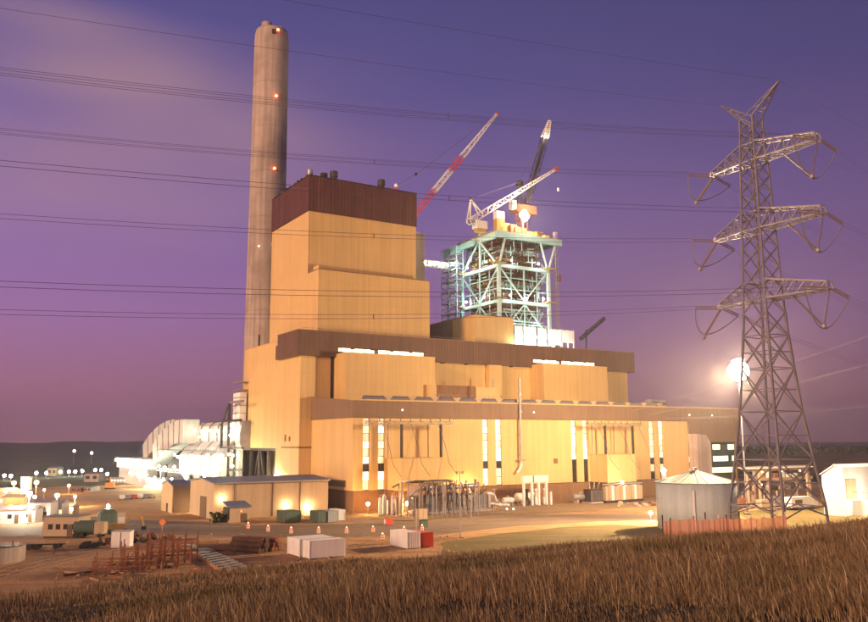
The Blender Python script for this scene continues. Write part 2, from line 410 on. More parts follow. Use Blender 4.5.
# the grassy hill the photograph is taken from
PROF = [(-200, 606), (0, 592), (70, 584), (130, 577), (217, 568), (300, 561), (434, 553), (520, 546), (600, 538), (664, 533), (785, 527), (868, 515), (1000, 508)]
prof = []
for x, y in PROF:
    d = ray(x, y); prof.append((math.atan2(d.x, d.y), -d.z/math.hypot(d.x, d.y)))
PA = np.array([p[0] for p in prof]); PS = np.array([p[1] for p in prof])
RC = 45.0
def hill(x, y):
    x = np.asarray(x, float); y = np.asarray(y, float); r = np.hypot(x, y); az = np.arctan2(x, y)
    s = np.interp(az, PA, PS); k = np.interp(az, [-.5, .0, .3, .6], [.0016, .0012, .0006, .0004])
    back = np.clip((np.abs(az)-1.0)/1.0, 0, 1)
    s = s*(1-back); 
    bump = .09*np.sin(x*.55+1.3)*np.sin(y*.42) + .05*np.sin(x*1.3+y*.9)
    z = CAM_Z - s*r - .36 - 1.30*np.clip(1-r/RC, 0, 1)**2 - k*np.clip(r-RC, 0, None)**2
    return np.maximum(z + bump*np.clip(r/8, 0, 1)*np.clip((RC+20-r)/20, .3, 1), -.5)
def hz(x, y): return float(hill(x, y))
rs = np.concatenate([np.linspace(0.5, 12, 14), np.linspace(13, 70, 58), np.linspace(73, 260, 60)])
azs = np.radians(np.concatenate([np.linspace(-180, -42, 30)[:-1], np.linspace(-42, 42, 141), np.linspace(42, 180, 30)[1:-1]]))
RRg, AAg = np.meshgrid(rs, azs, indexing='ij'); X_ = RRg*np.sin(AAg); Y_ = RRg*np.cos(AAg); Z_ = hill(X_, Y_)
na = len(azs)
mb = MB(); mb.v = list(zip(X_.ravel().tolist(), Y_.ravel().tolist(), Z_.ravel().tolist()))
for i in range(len(rs)-1):
    for k in range(na):
        mb.f.append((i*na+k, i*na+(k+1) % na, (i+1)*na+(k+1) % na, (i+1)*na+k))
mb.f.append(tuple(range(na)))
struct('foreground_hill', mb, 'g_soil', smooth=True)

# dry grass on the hill, too many blades to count
def grass_mat():
    m = bpy.data.materials.new('grassblade'); m.use_nodes = True; nt = m.node_tree; nd = nt.nodes; L = nt.links.new
    b = nd['Principled BSDF']; b.inputs['Roughness'].default_value = .8; b.inputs['Specular IOR Level'].default_value = .1
    g = nd.new('ShaderNodeNewGeometry'); tc = nd.new('ShaderNodeTexCoord')
    rp = nd.new('ShaderNodeValToRGB'); L(g.outputs['Random Per Island'], rp.inputs[0])
    cs = [(0, (.150, .098, .050)), (.35, (.225, .148, .076)), (.7, (.310, .207, .112)), (.93, (.40, .28, .165)), (1, (.58, .46, .30))]
    e = rp.color_ramp.elements
    while len(e) < len(cs): e.new(.5)
    for x, (p, c) in zip(e, cs): x.position = p; x.color = (*c, 1)
    n = nd.new('ShaderNodeTexNoise'); n.inputs['Scale'].default_value = .16; n.inputs['Detail'].default_value = 5; n.inputs['Roughness'].default_value = .7; L(tc.outputs['Object'], n.inputs['Vector'])
    r = nd.new('ShaderNodeMapRange'); r.inputs['From Min'].default_value = .50; r.inputs['From Max'].default_value = .68; L(n.outputs[0], r.inputs['Value'])
    mx = nd.new('ShaderNodeMix'); mx.data_type = 'RGBA'; mx.inputs['B'].default_value = (.060, .062, .024, 1)
    L(rp.outputs[0], mx.inputs['A']); 
    q = nd.new('ShaderNodeMath'); q.operation = 'MULTIPLY'; q.inputs[1].default_value = .75; L(r.outputs[0], q.inputs[0]); L(q.outputs[0], mx.inputs['Factor'])
    L(mx.outputs['Result'], b.inputs['Base Color']); MATS['grassblade'] = m
grass_mat()
def make_grass():
    pts = []
    for r0, r1, dens, cl in ((5, 14, 120, 14), (14, 26, 52, 13), (26, 48, 20, 12), (48, 80, 6, 10), (80, 125, 2.4, 8)):
        a0, a1 = R(-36), R(36); n = int((r1*r1-r0*r0)/2*(a1-a0)*dens)
        r = np.sqrt(rng.uniform(r0*r0, r1*r1, n)); a = rng.uniform(a0, a1, n); x = r*np.sin(a); y = r*np.cos(a)
        patch = np.sin(x*.33+2*np.sin(y*.21))*np.sin(y*.29+1.7*np.sin(x*.17)) + .5*np.sin(x*1.1+y*.7) + .5*np.sin(x*.9-2.2*np.sin(y*.6))*np.sin(y*1.4+x*.3)
        keep = rng.uniform(0, 1, n) < np.clip(.72+.35*patch, .25, 1); x, y, r, patch = x[keep], y[keep], r[keep], patch[keep]
        if r0 >= 80: 
            kk = hill(x, y) > .25; x, y, r, patch = x[kk], y[kk], r[kk], patch[kk]
        x = np.repeat(x, cl); y = np.repeat(y, cl); r = np.repeat(r, cl); patch = np.repeat(patch, cl); m = len(x)
        sp_ = .07 + .004*r
        x = x+rng.normal(0, 1, m)*sp_; y = y+rng.normal(0, 1, m)*sp_
        h = rng.gamma(5, .030, m)*(1+.40*patch); h = np.clip(h, .03, .50)
        w = (.0020+.00025*r)*rng.uniform(.7, 1.5, m)
        pts.append(np.stack([x, y, h, w], 1))
    # sparse taller seed stalks
    for r0, r1, n in ((6, 16, 2600), (16, 36, 5200), (36, 60, 3000)):
        r = np.sqrt(rng.uniform(r0*r0, r1*r1, n)); a = rng.uniform(R(-36), R(36), n); x = r*np.sin(a); y = r*np.cos(a)
        keep = np.sin(x*.21+1.9*np.sin(y*.13))+.6*np.sin(y*.4+x*.23) > .1; x, y, r = x[keep], y[keep], r[keep]; n = len(x)
        pts.append(np.stack([x, y, rng.uniform(.28, .62, n), (.0018+.00022*r)*rng.uniform(.8, 1.4, n)], 1))
    q = np.concatenate(pts); n = len(q); x, y, h, w = q.T; z = hill(x, y)-.03
    th = rng.uniform(0, 2*np.pi, n); lean = rng.normal(.30, .22, n)*h; la = rng.normal(2.4, .8, n)   # most blades lean one way with the wind
    dx = np.cos(la)*lean; dy = np.sin(la)*lean*.6; wx = np.cos(th)*w; wy = np.sin(th)*w
    V = np.empty((n, 5, 3))
    V[:,0] = np.stack([x-wx, y-wy, z], 1); V[:,1] = np.stack([x+wx, y+wy, z], 1)
    V[:,2] = np.stack([x+wx*.75+dx*.35, y+wy*.75+dy*.35, z+h*.6], 1); V[:,3] = np.stack([x-wx*.75+dx*.35, y-wy*.75+dy*.35, z+h*.6], 1)
    V[:,4] = np.stack([x+dx, y+dy, z+h*.97], 1)
    me = bpy.data.meshes.new('grass'); me.vertices.add(n*5); me.vertices.foreach_set('co', V.ravel())
    b = (np.arange(n)*5)[:, None]
    li = np.concatenate([b+np.array([0,1,2,3]), b+np.array([3,2,4])], 1).ravel()
    me.loops.add(n*7); me.loops.foreach_set('vertex_index', li.astype(np.int32))
    st = ((np.arange(n)*7)[:, None]+np.array([0,4])).ravel(); me.polygons.add(n*2); me.polygons.foreach_set('loop_start', st.astype(np.int32))
    me.polygons.foreach_set('loop_total', np.tile([4,3], n).astype(np.int32)); me.update(calc_edges=True); me.validate()
    me.materials.append(MATS['grassblade'])
    o = bpy.data.objects.new('grass', me); COL.objects.link(o); tag(o, 'tall dry brown grass covering the hill in the foreground', 'grass', kind='stuff')
    print('grass blades', n)
make_grass()

# far hills along the horizon
mb = MB(); ra = [520, 750, 1000, 1300, 1560, 1900, 2500]; aa = np.radians(np.linspace(-75, 75, 121)); nn = len(aa)
for i, r_ in enumerate(ra):
    for a in aa:
        px = 434 + 840*math.tan(max(-1.2, min(1.2, a)))
        top = np.interp(px, [-400, 0, 70, 140, 300, 600, 868], [440.0, 441.2, 440.6, 442.3, 442.6, 446, 447])
        zt = AT(min(max(px, -300), 1100), top, 1560).z
        zt += 1.0*math.sin(a*31)+.6*math.sin(a*77+1)+.35*math.sin(a*190)
        f_ = [0, .10, .32, .72, 1.0, .92, .2][i]*(1+.10*math.sin(a*23+i*2.1))
        mb.v.append((r_*math.sin(a), r_*math.cos(a), -.6+max(zt, 4)*f_ if i else -.6))
for i in range(len(ra)-1):
    for k in range(nn-1): mb.f.append((i*nn+k, i*nn+k+1, (i+1)*nn+k+1, (i+1)*nn+k))
struct('far_hills', mb, 'g_hills', smooth=True)

# earth bank and dark wood behind the plant on the right
mb = MB(); nb = 40
for i, (dy, f_) in enumerate(((0, 0), (14, .55), (26, .92), (40, 1), (260, 1.02), (300, 0))):
    for k in range(nb):
        t = k/(nb-1); x = 140+t*420; y = 420+(.12*x)+dy
        h = 8.0*f_*min(1, t*9+.15)*(1+.10*math.sin(k*1.3)+.05*math.sin(k*3.1+i)) - .2*(f_ == 0)
        mb.v.append((x+random.uniform(-2, 2), y+random.uniform(-2, 2)*(0 < i < 4), h))
for i in range(5):
    for k in range(nb-1): mb.f.append((i*nb+k, i*nb+k+1, (i+1)*nb+k+1, (i+1)*nb+k))
struct('earth_bank', mb, 'g_bank', smooth=True)
mat('leaf', (.032, .045, .018), .8, .35, .2)
def far_wood():
    V, F = [], []
    for t in range(420):
        x = rng.uniform(150, 560); y = 500+.12*x+rng.uniform(0, 150); zb = 7.4; h = rng.uniform(3.2, 6.4)
        cr = h*.34
        n = 46
        for _ in range(n):
            q = rng.normal(0, 1, 3); q /= np.linalg.norm(q); k = rng.uniform(.35, 1)
            c = np.array([x, y, zb+h*.58])+q*k*np.array([cr, cr, h*.45]); s = rng.uniform(.35, .75)
            a = rng.normal(0, 1, 3); a /= np.linalg.norm(a); b = np.cross(a, rng.normal(0, 1, 3)); b /= np.linalg.norm(b)
            i0 = len(V); V += [tuple(c-a*s), tuple(c+a*s*.3+b*s), tuple(c+a*s), tuple(c-b*s*.8)]; F.append((i0, i0+1, i0+2, i0+3))
        i0 = len(V); V += [(x-.15, y, zb-1), (x+.15, y, zb-1), (x, y, zb+h*.7)]; F.append((i0, i0+1, i0+2))
    m = MB(); m.v, m.f = V, F
    o = struct('far_wood', m, 'leaf', 'stuff'); tag(o, 'dark wood along the skyline behind the earth bank', 'wood')
far_wood()

# tyre tracks worn into the dirt
ground_mat('g_rut', (.20, .11, .055), (.27, .15, .075), (.14, .08, .042), .2, 1.2, .9)
def track(pts, w, gap, z):
    P = [G(*p) for p in pts]; C_ = []
    for i in range(len(P)-1):
        a, b, c, d = P[max(i-1, 0)], P[i], P[i+1], P[min(i+2, len(P)-1)]
        for t in np.linspace(0, 1, 9)[:-1]: C_.append(.5*((2*b)+(c-a)*t+(2*a-5*b+4*c-d)*t*t+(3*b-a-3*c+d)*t**3))
    for sgn in (-1, 1):
        g = MB()
        for i, p in enumerate(C_):
            d = (C_[min(i+1, len(C_)-1)]-C_[max(i-1, 0)]); d.z = 0; d.normalize(); n = Vector((-d.y, d.x, 0)); ww = w*random.uniform(.55, 1.25)
            g.v += [tuple(p+n*(sgn*gap/2-ww/2)+Vector((0, 0, z))), tuple(p+n*(sgn*gap/2+ww/2)+Vector((0, 0, z)))]
            if i: b = len(g.v)-4; g.f.append((b, b+2, b+3, b+1))
        struct('tyre_track', g, 'g_rut')
track(((-10, 578), (50, 563), (110, 551), (180, 540), (240, 536.5)), .45, 1.9, .017)
track(((0, 570), (60, 557), (120, 546), (190, 538)), .45, 1.9, .019)
track(((290, 566), (330, 552), (360, 545), (420, 541), (460, 541)), .4, 1.9, .021)
track(((270, 558), (240, 553), (300, 541), (380, 541.5)), .4, 1.9, .023)
track(((345, 514), (400, 521), (470, 516), (560, 512), (640, 511)), .5, 2.0, .025)
track(((440, 530), (520, 519), (600, 514), (648, 513)), .5, 2.0, .027)
# stones and clods scattered over the yard
def stones():
    V, F = [], []
    for k in range(5200):
        px = rng.uniform(-10, 470); py = rng.uniform(534, 582)
        p = G(px, py); s = float(np.clip(rng.gamma(2, .06), .05, .45))
        if hz(p.x, p.y) > -.3: continue
        a = rng.uniform(0, 6.28); i0 = len(V)
        for q in range(4): V.append((p.x+s*math.cos(a+q*1.57)*rng.uniform(.6, 1.2), p.y+s*math.sin(a+q*1.57)*rng.uniform(.6, 1.2), 0.0))
        V.append((p.x+s*.2*rng.normal(), p.y+s*.2*rng.normal(), s*rng.uniform(.4, .9)))
        F += [(i0, i0+1, i0+4), (i0+1, i0+2, i0+4), (i0+2, i0+3, i0+4), (i0+3, i0, i0+4)]
    m = MB(); m.v, m.f = V, F
    o = struct('stones', m, 'g_dirt', 'stuff'); tag(o, 'small stones and clods scattered over the dirt yard', 'stones')
stones()
# ------------------------------------------------------------------ turbine hall: the long low block in front
ZB, ZT = 24.25, 28.75           # underside and top of the brown fascia
WIN = [(3.0, 4.9), (7.5, 9.4), (41.2, 43.0), (45.8, 47.8), (74.3, 76.2), (79.0, 80.8), (107.7, 109.7), (112.1, 114.0)]
th = T('turbine_hall', 'long low orange-yellow hall with brown fascia and tall lit window slots', 'building', 0, 0)
m = MB(); e = 0.0
for a, b in WIN + [(126.0, None)]:
    m.box(e, a, 0, .6, 5.5, ZB); e = b
th.part('front_wall', m, 'panel')
th.part('side_wall', MB().box(0.003, .6, .603, 27, 5.5, ZB), 'panel')
th.part('inner_wall', MB().box(.603, 125.9, 1.6, 2.0, .1, 27.9), 'dado')
th.part('base_wall', MB().box(.5, 126, .45, 1.0, 0, 5.497).box(.5, 1.0, 1.003, 26.8, 0, 5.497), 'dado')
th.part('fascia', MB().box(-.35, 152.3, -.45, .2, ZB+.003, ZT), 'fascia')
th.part('fascia', MB().prism([(.203, ZB+.003), (26.6, ZB+.003), (26.6, 31.0), (.203, ZT)], 'x', -.35, .25), 'fascia')
th.part('fascia', MB().box(126.05, 152.3, -.40, 1.0, 17.2, ZB), 'fascia', label='deep brown end of the fascia over the glazed offices')
th.part('fascia_trim', MB().box(-.45, 152.4, -.60, .25, ZT+.003, ZT+.35), 'panel2')
th.part('roof', MB().prism([(.3, 28.0), (26.6, 30.4), (26.6, 30.0), (.3, 27.6)], 'x', .3, 152), 'roofing')
th.part('end_wall', MB().box(151.3, 151.9, 1.1, 26, 0, 27.9), 'fascia')
th.part('end_wall', MB().box(126.0, 151.2, 12, 12.5, 0, 27.7), 'dado')
# window slots
bars = {0: (22.3, 17.6, 12.4, 10.2), 1: (22.3, 17.6, 12.4, 10.2)}
for i, (a, b) in enumerate(WIN):
    f_ = MB()
    for x in (a+.06, b-.06): f_.box(x-.06, x+.06, .25, .40, 5.6, ZB-.05)
    zs = [5.6, 7.9, 10.3, 12.3, 14.2, 16.2, 18.2, 20.2, 22.2, ZB-.05]
    for z in zs: f_.box(a+.121, b-.121, .26, .39, z-.07, z+.07)
    fr = th.part('window', f_, 'dark')
    for k in range(len(zs)-1):
        z0, z1 = zs[k]+.075, zs[k+1]-.075; mm = .5*(a+b)
        lit = 'lit_window'
        if k == 2: lit = 'glassdark'
        if i in (4, 5) and k < 3: lit = 'glassdark'
        if i in (6, 7) and k < 3: lit = ('glassdark', 'lit_window_dim', 'glassdark')[k]
        if i in (0, 1) and k in (6, 8): lit = 'lit_window_dim'
        if i == 1 and k == 4: lit = 'lit_window_dim'
        if lit == 'lit_window' and random.random() < .55: lit = random.choice(('lit_window_hot', 'lit_window_hot', 'lit_window_dim'))
        th.part('pane', MB().box(a+.13, mm-.02, .30, .33, z0, z1), lit, fr)
        th.part('pane', MB().box(mm+.02, b-.13, .30, .33, z0, z1), lit if (k+i) % 4 else ('lit_window_dim' if lit == 'lit_window' else lit), fr)
# louvre and small details on the side, and wall openings
th.part('louvre', MB().box(-.12, .0, 4.0, 17.5, 6.3, 8.0), 'dado')
for k in range(6): th.part('louvre_slat', MB().box(-.22, -.13, 4.1, 17.4, 6.45+k*.26, 6.55+k*.26), 'fascia')
th.part('wall_vent', MB().box(67.0, 68.6, -.10, -.003, 11.2, 12.7), 'dado')
for u_ in (14.5, 59.5, 126.6, 138): th.part('fascia_lamp', MB().sphere((u_, -.62, 26.4), .22, 8, 5), bulbmat(WHITE, 6.0))
# projecting bays with the bus gantries
for k, (u0, u1) in enumerate(((10.3, FV(443, 470, -7.5).x), (81.6, FV(636, 470, -7.5).x))):
    th.part('projecting_bay', MB().box(u0, u1, -7.5, -.003, 5.45, 13.55), 'panel')
    th.part('bay_coping', MB().box(u0-.1, u1+.1, -7.6, -.103, 13.553, 13.8), 'panel2')
    [th.part('bay_post', MB().box(x-.3, x+.3, -7.3, -6.7, 0, 5.447), 'dado') for x in (u0+.5, (u0+u1)/2, u1-.5)]
    ub = FV((362, 583)[k], 424, -5).x; uc = FV((456, 645)[k], 424, -5).x
    g = MB(); g.truss((ub+1, -5, 22.9), (uc-1.5, -5, 22.9), .9, .7, 20, .16)
    bm_ = th.part('gantry_beam', g, 'galv_dull')
    for q in range(9):
        x = ub+2+q*(uc-ub-4)/8
        th.part('insulator', MB().lathe([(.09, 0), (.2, .12), (.09, .2), (.2, .32), (.09, .4), (.2, .52), (.08, .62)], (x, -5, 23.3), 8), 'porcelain', bm_)
    for px in ((401.6, 441.0), (605.3, 632.8))[k]:
        x = FV(px, 440, -5).x; th.part('gantry_column', MB().box(x-.28, x+.28, -5.28, -4.72, 13.803, 22.5), 'darksteel')
    for px in ((388, 428), (592, 614))[k]:
        x = FV(px, 440, -2).x; th.part('gantry_column', MB().box(x-.1, x+.1, -2.1, -1.9, 13.803, 22.7), 'galv_dull')
    for q in range(3):      # bus bars hanging from the gantry to the transformers
        x = ub+6+q*8.5
        p = [(x, -5, 22.5), (x+.3, -7.9, 17), (x+.7, -9.2, 12.3), (x+1.8, -11.5, 9.2)]
        th.part('dropper_cable', MB().path([Vector(a) for a in p], .07, 5), 'wire')
# vent pipe down the facade
x = FV(520, 420, -.8).x
m = MB().tube((x, -.9, 12.6), (x, -.9, 36.5), .34, n=10)
for z in (14.2, 20, 26.5, 31.5): m.box(x-.5, x+.5, -1.35, -.46, z-.15, z+.15)
vp = th.part('vent_pipe', m, 'galv')
th.part('pipe_elbow', MB().path([(x, -.9, 12.5), (x, -1.0, 11.0), (x-.9, -1.1, 9.6), (x-1.7, -1.1, 8.9)], .38, 8), 'white', vp)
th.part('pipe_bracket', MB().box(x-1.2, x+1.6, -1.4, -.2, 12.3, 12.55), 'galv_dull', vp)
# ridge ventilators along the front edge of the roof
ve = MB(); ce = []
for k in range(9):
    t = math.pi*k/8; ce.append((1.05*math.cos(t), .85*math.sin(t)+.25))
ve = MB().prism([(-1.05, 0)] + [(a, b) for a, b in ce[::-1]] + [(1.05, 0)], 'x', 0, 6.3)
ve_me = ve.mesh('roof_vent', 'roofing'); sd_me = MB().prism([(-.2, 0), (1.25, 1.05), (-1.65, 1.05)], 'y', -1.1, -.75).mesh('vent_saddle', 'shed')
for k in range(15):
    u0 = 4.0+k*7.35
    o = th.inst('roof_vent', ve_me, (u0, 1.6, 28.75), scale=(1, 1.15, 1.35))
    th.inst('vent_saddle', sd_me, Vector((6.95, 0, 0))+Vector(th.off), o)
th.part('roof_unit', MB().box(113.5, 120.5, 4, 7, 28.6, 31.6), 'galv_dull')
for k in range(5): th.part('unit_fan', MB().tube((114.5+k*1.3, 3.6, 30.3), (114.5+k*1.3, 4.0, 30.3), .5, n=8), 'dark')
m = MB()
for k in range(18): m.bar((30+k*1.6, 8, 29.2), (30+k*1.6, 8, 31.4), .07)
for z in (30.3, 31.4): m.bar((30, 8, z), (57.2, 8, z), .07)
th.part('roof_railing', m, 'galv_dull')
# glazed office floors under the deep fascia
zr = [(14.6, 16.4), (10.6, 12.4), (6.7, 8.5)]
th.part('office_wall', MB().box(126.1, 152, 2.0, 2.4, 0, 17.19), 'dark')
for j, (z0, z1) in enumerate(zr):
    th.part('spandrel', MB().box(126.2, 152, 1.6, 1.99, z0-2.05, z0-.15), 'glassteal')
    fr = th.part('office_window', MB().box(126.2, 152, 1.55, 1.95, z1+.02, z1+.12).box(126.2, 152, 1.55, 1.95, z0-.12, z0-.02), 'darksteel')
    for k in range(13):
        u0 = 126.3+k*1.98
        lit = 'lit_office' if (j == 2 or (k*7+j*3) % 5 not in (0,)) else 'glassteal'
        if j == 0 and k in (5, 6, 9): lit = 'glassteal'
        th.part('pane', MB().box(u0, u0+1.85, 1.75, 1.80, z0, z1), lit, fr)
        if j and k in (4, 8): th.part('ceiling_light', MB().box(u0+.3, u0+1.5, 1.68, 1.72, z0-1.2, z0-.9), 'lit_window', fr)
b0 = FV(694, 440, -3).x; b1 = FV(704.5, 440, -3).x
th.part('stair_buttress', MB().prism([(b0, .003), (b1+1.6, .003), (b1+1.6, 17.0), (b1-.4, 19.6), (b0, 20.0)], 'y', -4.2, -.6), 'concrete')

# ------------------------------------------------------------------ heater bay: the taller block behind, with the dark brown band
hb = T('heater_bay', 'tall stepped yellow block with dark brown band and two lit clerestory strips', 'building', -3.7, 26)
H0, H1 = 42.75, 50.0
hb.part('wall', MB().box(-3.7, 125.5, 26.7, 45, .05, H0), 'panel2')
hb.part('corner_wall', MB().box(-3.72, 1.1, 26.62, 26.697, 0, H0-.003).box(-3.78, -3.703, 26.62, 40, 0, H0-.003), 'panel')
hb.part('wall_joint', MB().box(-3.9, 0, 26.5, 26.617, 16.3, 16.7).box(-3.95, -3.783, 26.62, 40, 16.3, 16.7), 'fascia')
hb.part('recess_shade_strip', MB().box(5.7, 6.6, 26.55, 26.697, 30.5, H0-.01), 'dark')  # dark strip proud of the wall, standing in for the shade of a slot
for v_ in (33.3, 36.6): hb.part('small_window', MB().box(-3.9, -3.783, v_, v_+.9, 18.2, 20.2 if v_ > 35 else 19.7), 'rust')
hb.part('band', MB().box(-5.2, 128.2, 25.4, 26.6, H0, H1), 'brown')
hb.part('band', MB().box(-5.2, -3.8, 26.603, 41.5, H0, H1).box(-5.2, -3.8, 41.503, 43, H0, H1-3.0), 'brown')
hb.part('band', MB().box(126.3, 128.2, 26.603, 45, H0, H1), 'brown')
hb.part('band_cap', MB().box(-5.3, 128.3, 25.3, 26.7, H1+.003, H1+.25).box(-5.3, -3.7, 26.703, 41.6, H1+.003, H1+.25), 'fascia')
hb.part('roof', MB().box(-3.797, 126.2, 26.71, 45, H1-.9, H1-.5), 'roofing')
m = MB()
for k in range(44): m.bar((-3+k*3, 27.4, H1-.5), (-3+k*3, 27.4, H1+1.1), .06)
m.bar((-3, 27.4, H1+1.1), (126, 27.4, H1+1.1), .07)
hb.part('roof_railing', m, 'galv_dull')
for k, (pa, pb) in enumerate(((346, 435), (542, 607.5))):
    ua = (6.9, 79.9)[k]; v0 = 19.3; u1 = FV(pb, 380, v0).x
    hb.part('wall_box', MB().box(ua, u1, v0, 26.69, 29.4, 43.3), 'panel2')
    hb.part('box_coping', MB().box(ua-.1, u1+.1, v0-.1, 25.3, 43.303, 43.55), 'panel')
    fr = hb.part('clerestory_window', MB().box(ua+.3, u1-.2, 25.05, 25.397, 45.45, 45.6).box(ua+.3, u1-.2, 25.05, 25.397, 44.1, 44.3), 'dark')
    n = 22; du = (u1-.5-ua-.5)/n
    for q in range(n):
        if q == n//2 - 2: continue
        hb.part('pane', MB().box(ua+.5+q*du+.06, ua+.5+(q+1)*du-.06, 25.15, 25.35, 44.33, 45.42-.25*(q % 5 == 3)), 'lit_strip_hot' if (q*7+k) % 3 else 'lit_strip', fr)
hb.part('roof_house', MB().box(36.9, 50.5, 17, 26.69, 29.5, 34.9), 'dado')
hb.part('roof_house', MB().box(50.6, 59.5, 16.5, 26.69, 29.4, 34.6), 'panel')
hb.part('roof_house', MB().box(34.0, 37.3, 17.5, 19.2, 29.4, 35.0), 'panel2')
hb.part('wall_pier', MB().box(61.5, 66.5, 24.5, 26.69, 29.4, 42.7), 'panel2')
for k in range(5): hb.part('soffit_lamp', MB().box(44+k*9, 45+k*9, 25.6, 26.4, 42.45, 42.747), 'dark')
hb.part('roof_pipe', MB().tube((57.5, 17, 34.7), (57.5, 17, 37.6), .22, n=8), 'galv')

# ------------------------------------------------------------------ coal bay on legs at the left
cb = T('bunker_bay', 'plain yellow block raised on slanted steel legs left of the tall hall', 'building', -3.7, 42)
cb.part('wall', MB().box(-3.75, 9.3, 40.05, 75.2, 16.25, 48.7), 'panel')
cb.part('coping', MB().box(-3.85, 9.3, 41.6, 75.3, 48.703, 49.0), 'panel2')
cb.part('floor_beam', MB().box(-3.6, 9.2, 40.2, 75, 15.4, 16.247), 'darksteel')
for v_ in (44, 52, 60, 68, 74): cb.part('leg', MB().box(-3.5, -2.6, v_-.45, v_+.45, 0, 15.397), 'darksteel')
for v_ in (46, 66, 74): cb.part('leg', MB().box(7.6, 8.5, v_-.45, v_+.45, 0, 15.397), 'darksteel')
for a, b in (((-3.0, 52.6, 0), (-3.0, 59, 15.3)), ((-3.0, 60.6, 15.3), (-3.0, 67, 0)), ((-3, 45, 15.3), (-3, 51, 0))): cb.part('brace', MB().bar(a, b, .7), 'darksteel')
cb.part('tie_beam', MB().box(-3.2, -2.8, 44, 74, 4.6, 5.1), 'darksteel')
cb.part('vent_stub', MB().tube((-1.5, 68, 49), (-1.5, 68, 53.5), .3, n=8), 'dark')

# ------------------------------------------------------------------ boiler house
bh = T('boiler_house', 'tallest yellow block with dark red-brown top and roof vents', 'building', 9.5, 45)
bh.part('wall', MB().box(9.5, 51.2, 45, 87.7, .1, 72.9), 'panel2', label='lower stage that steps forward')
bh.part('wall', MB().box(9.503, 50.9, 53.7, 87.69, 72.903, 94.4), 'panel2')
bh.part('side_panel', MB().box(9.42, 9.497, 53.6, 87.6, 40, 94.39).box(9.42, 9.497, 44.95, 53.597, 40, 72.9), 'panel')
bh.part('step_flashing', MB().box(9.4, 51.3, 44.9, 53.69, 72.91, 73.2), 'fascia')
bh.part('step_wall', MB().box(9.35, 9.6, 45, 49.0, 73.21, 74.3), 'panel')
bh.part('crown', MB().box(9.2, 51.1, 53.4, 88, 94.4, 106.6), 'crown')
bh.part('crown_cap', MB().box(9.1, 51.2, 53.3, 88.1, 106.603, 106.9), 'dark')
for px, py, r_, h, mm in ((310, 172, .95, 2.3, 'galv'), (324, 174, 1.25, 1.9, 'dark'), (334, 172, 1.35, 3.2, 'darksteel'), (381.5, 181, 1.35, 3.2, 'darksteel')):
    x = FV(px, py+4, 55.5).x
    bh.part('roof_vent', MB().lathe([(r_*.8, 0), (r_*.8, h*.35), (r_, h*.4), (r_, h), (r_*.9, h+.1)], (x, 55.6, 106.9), 14), mm)
for k in range(9):
    v_ = 57+k*3.5; w_ = random.uniform(.8, 1.6)
    bh.part('roof_cowl', MB().box(9.4, 10.6, v_, v_+w_, 106.9, 107.3+random.uniform(.1, .8)), 'dark' if k % 3 else 'galv_dull')
bh.part('lift_shaft', MB().box(51.23, 56.2, 56.5, 63, .1, 92.6), 'concrete_low')
bh.part('shaft_cap', MB().box(51.2, 56.5, 56.2, 63.3, 92.603, 93.1), 'concrete')

# enclosure already clad at the second unit
en = T('second_unit_enclosure', 'low orange clad block in front of the boiler steelwork', 'building', 70.2, 45.1)
en.part('wall', MB().box(70.2, 87.4, 45.1, 76, .1, 62.7), 'panel2')
en.part('roof_edge', MB().box(70.1, 87.5, 45.05, 76.1, 62.703, 62.9), 'fascia')
en.part('painted_side_shadow', MB().box(70.1, 70.197, 60, 75.9, 50, 62.6), 'dado')  # dark sheet painted in place of the shadow on the side wall

# ------------------------------------------------------------------ chimney
c0 = AT(268.6, 160, 330); cR = 7.15
ch = T('chimney', 'very tall round concrete chimney with red warning lamps', 'chimney', world=(c0.x, c0.y, 0))
HC = AT(273, 32.5, 330).z
prof_ = [(cR*1.10, 0), (cR*1.06, HC*.3), (cR*1.01, HC*.6), (cR*.985, HC*.85), (cR*.98, HC-5), (cR*.98, HC-4.9), (cR*.95, HC-1.5), (cR*.90, HC)]
sh_ = ch.part('shell', MB().lathe(prof_, n=48), 'concrete', smooth=True)
k = 0; z = 12.0
while z < HC-6:
    f_ = np.interp(z, [p[1] for p in prof_], [p[0] for p in prof_]) 
    ch.part('lift_joint', MB().lathe([(f_+.02, -.18), (f_+.07, -.12), (f_+.07, .12), (f_+.02, .18)], (0, 0, z), 48), 'concrete' if k % 2 else 'concrete_low', sh_); z += 9.4; k += 1
vd = Vector((-c0.x, -c0.y, 0)).normalized(); rt_ = Vector((-vd.y, vd.x, 0))
for s_, t_, h in ((-2.2, .8, 3.4), (3.0, .2, 2.0), (-.2, -3.2, 2.6)):
    c = rt_*s_ + vd*t_
    ch.part('flue', MB().lathe([(2.1, -.5), (2.1, h), (1.8, h+.05), (1.75, h-1)], (c.x, c.y, HC), 20), 'concrete')
ch.part('rim_hatch', MB().box(cR*.2, cR*.42, -cR*.98, -cR*.86, HC-4, HC-2), 'dark')
for px, py in ((280, 30), (277.5, 96), (275, 168.5)):
    z = min(AT(px, py, 330-cR).z, HC+1.0); q = vd*(cR*1.0 + .5) + rt_*((px-268.6-(160-py)*.036)*.36)
    q = vd*math.sqrt(max(1, (cR+.55)**2-q.dot(rt_)**2)) + rt_*q.dot(rt_)
    lp = ch.part('warning_lamp', MB().sphere((q.x, q.y, z), .55, 10, 6), 'b_red')
    ch.part('lamp_bracket', MB().bar((q.x*.9, q.y*.9, z-.6), (q.x, q.y, z-.6), .25), 'dark', lp)
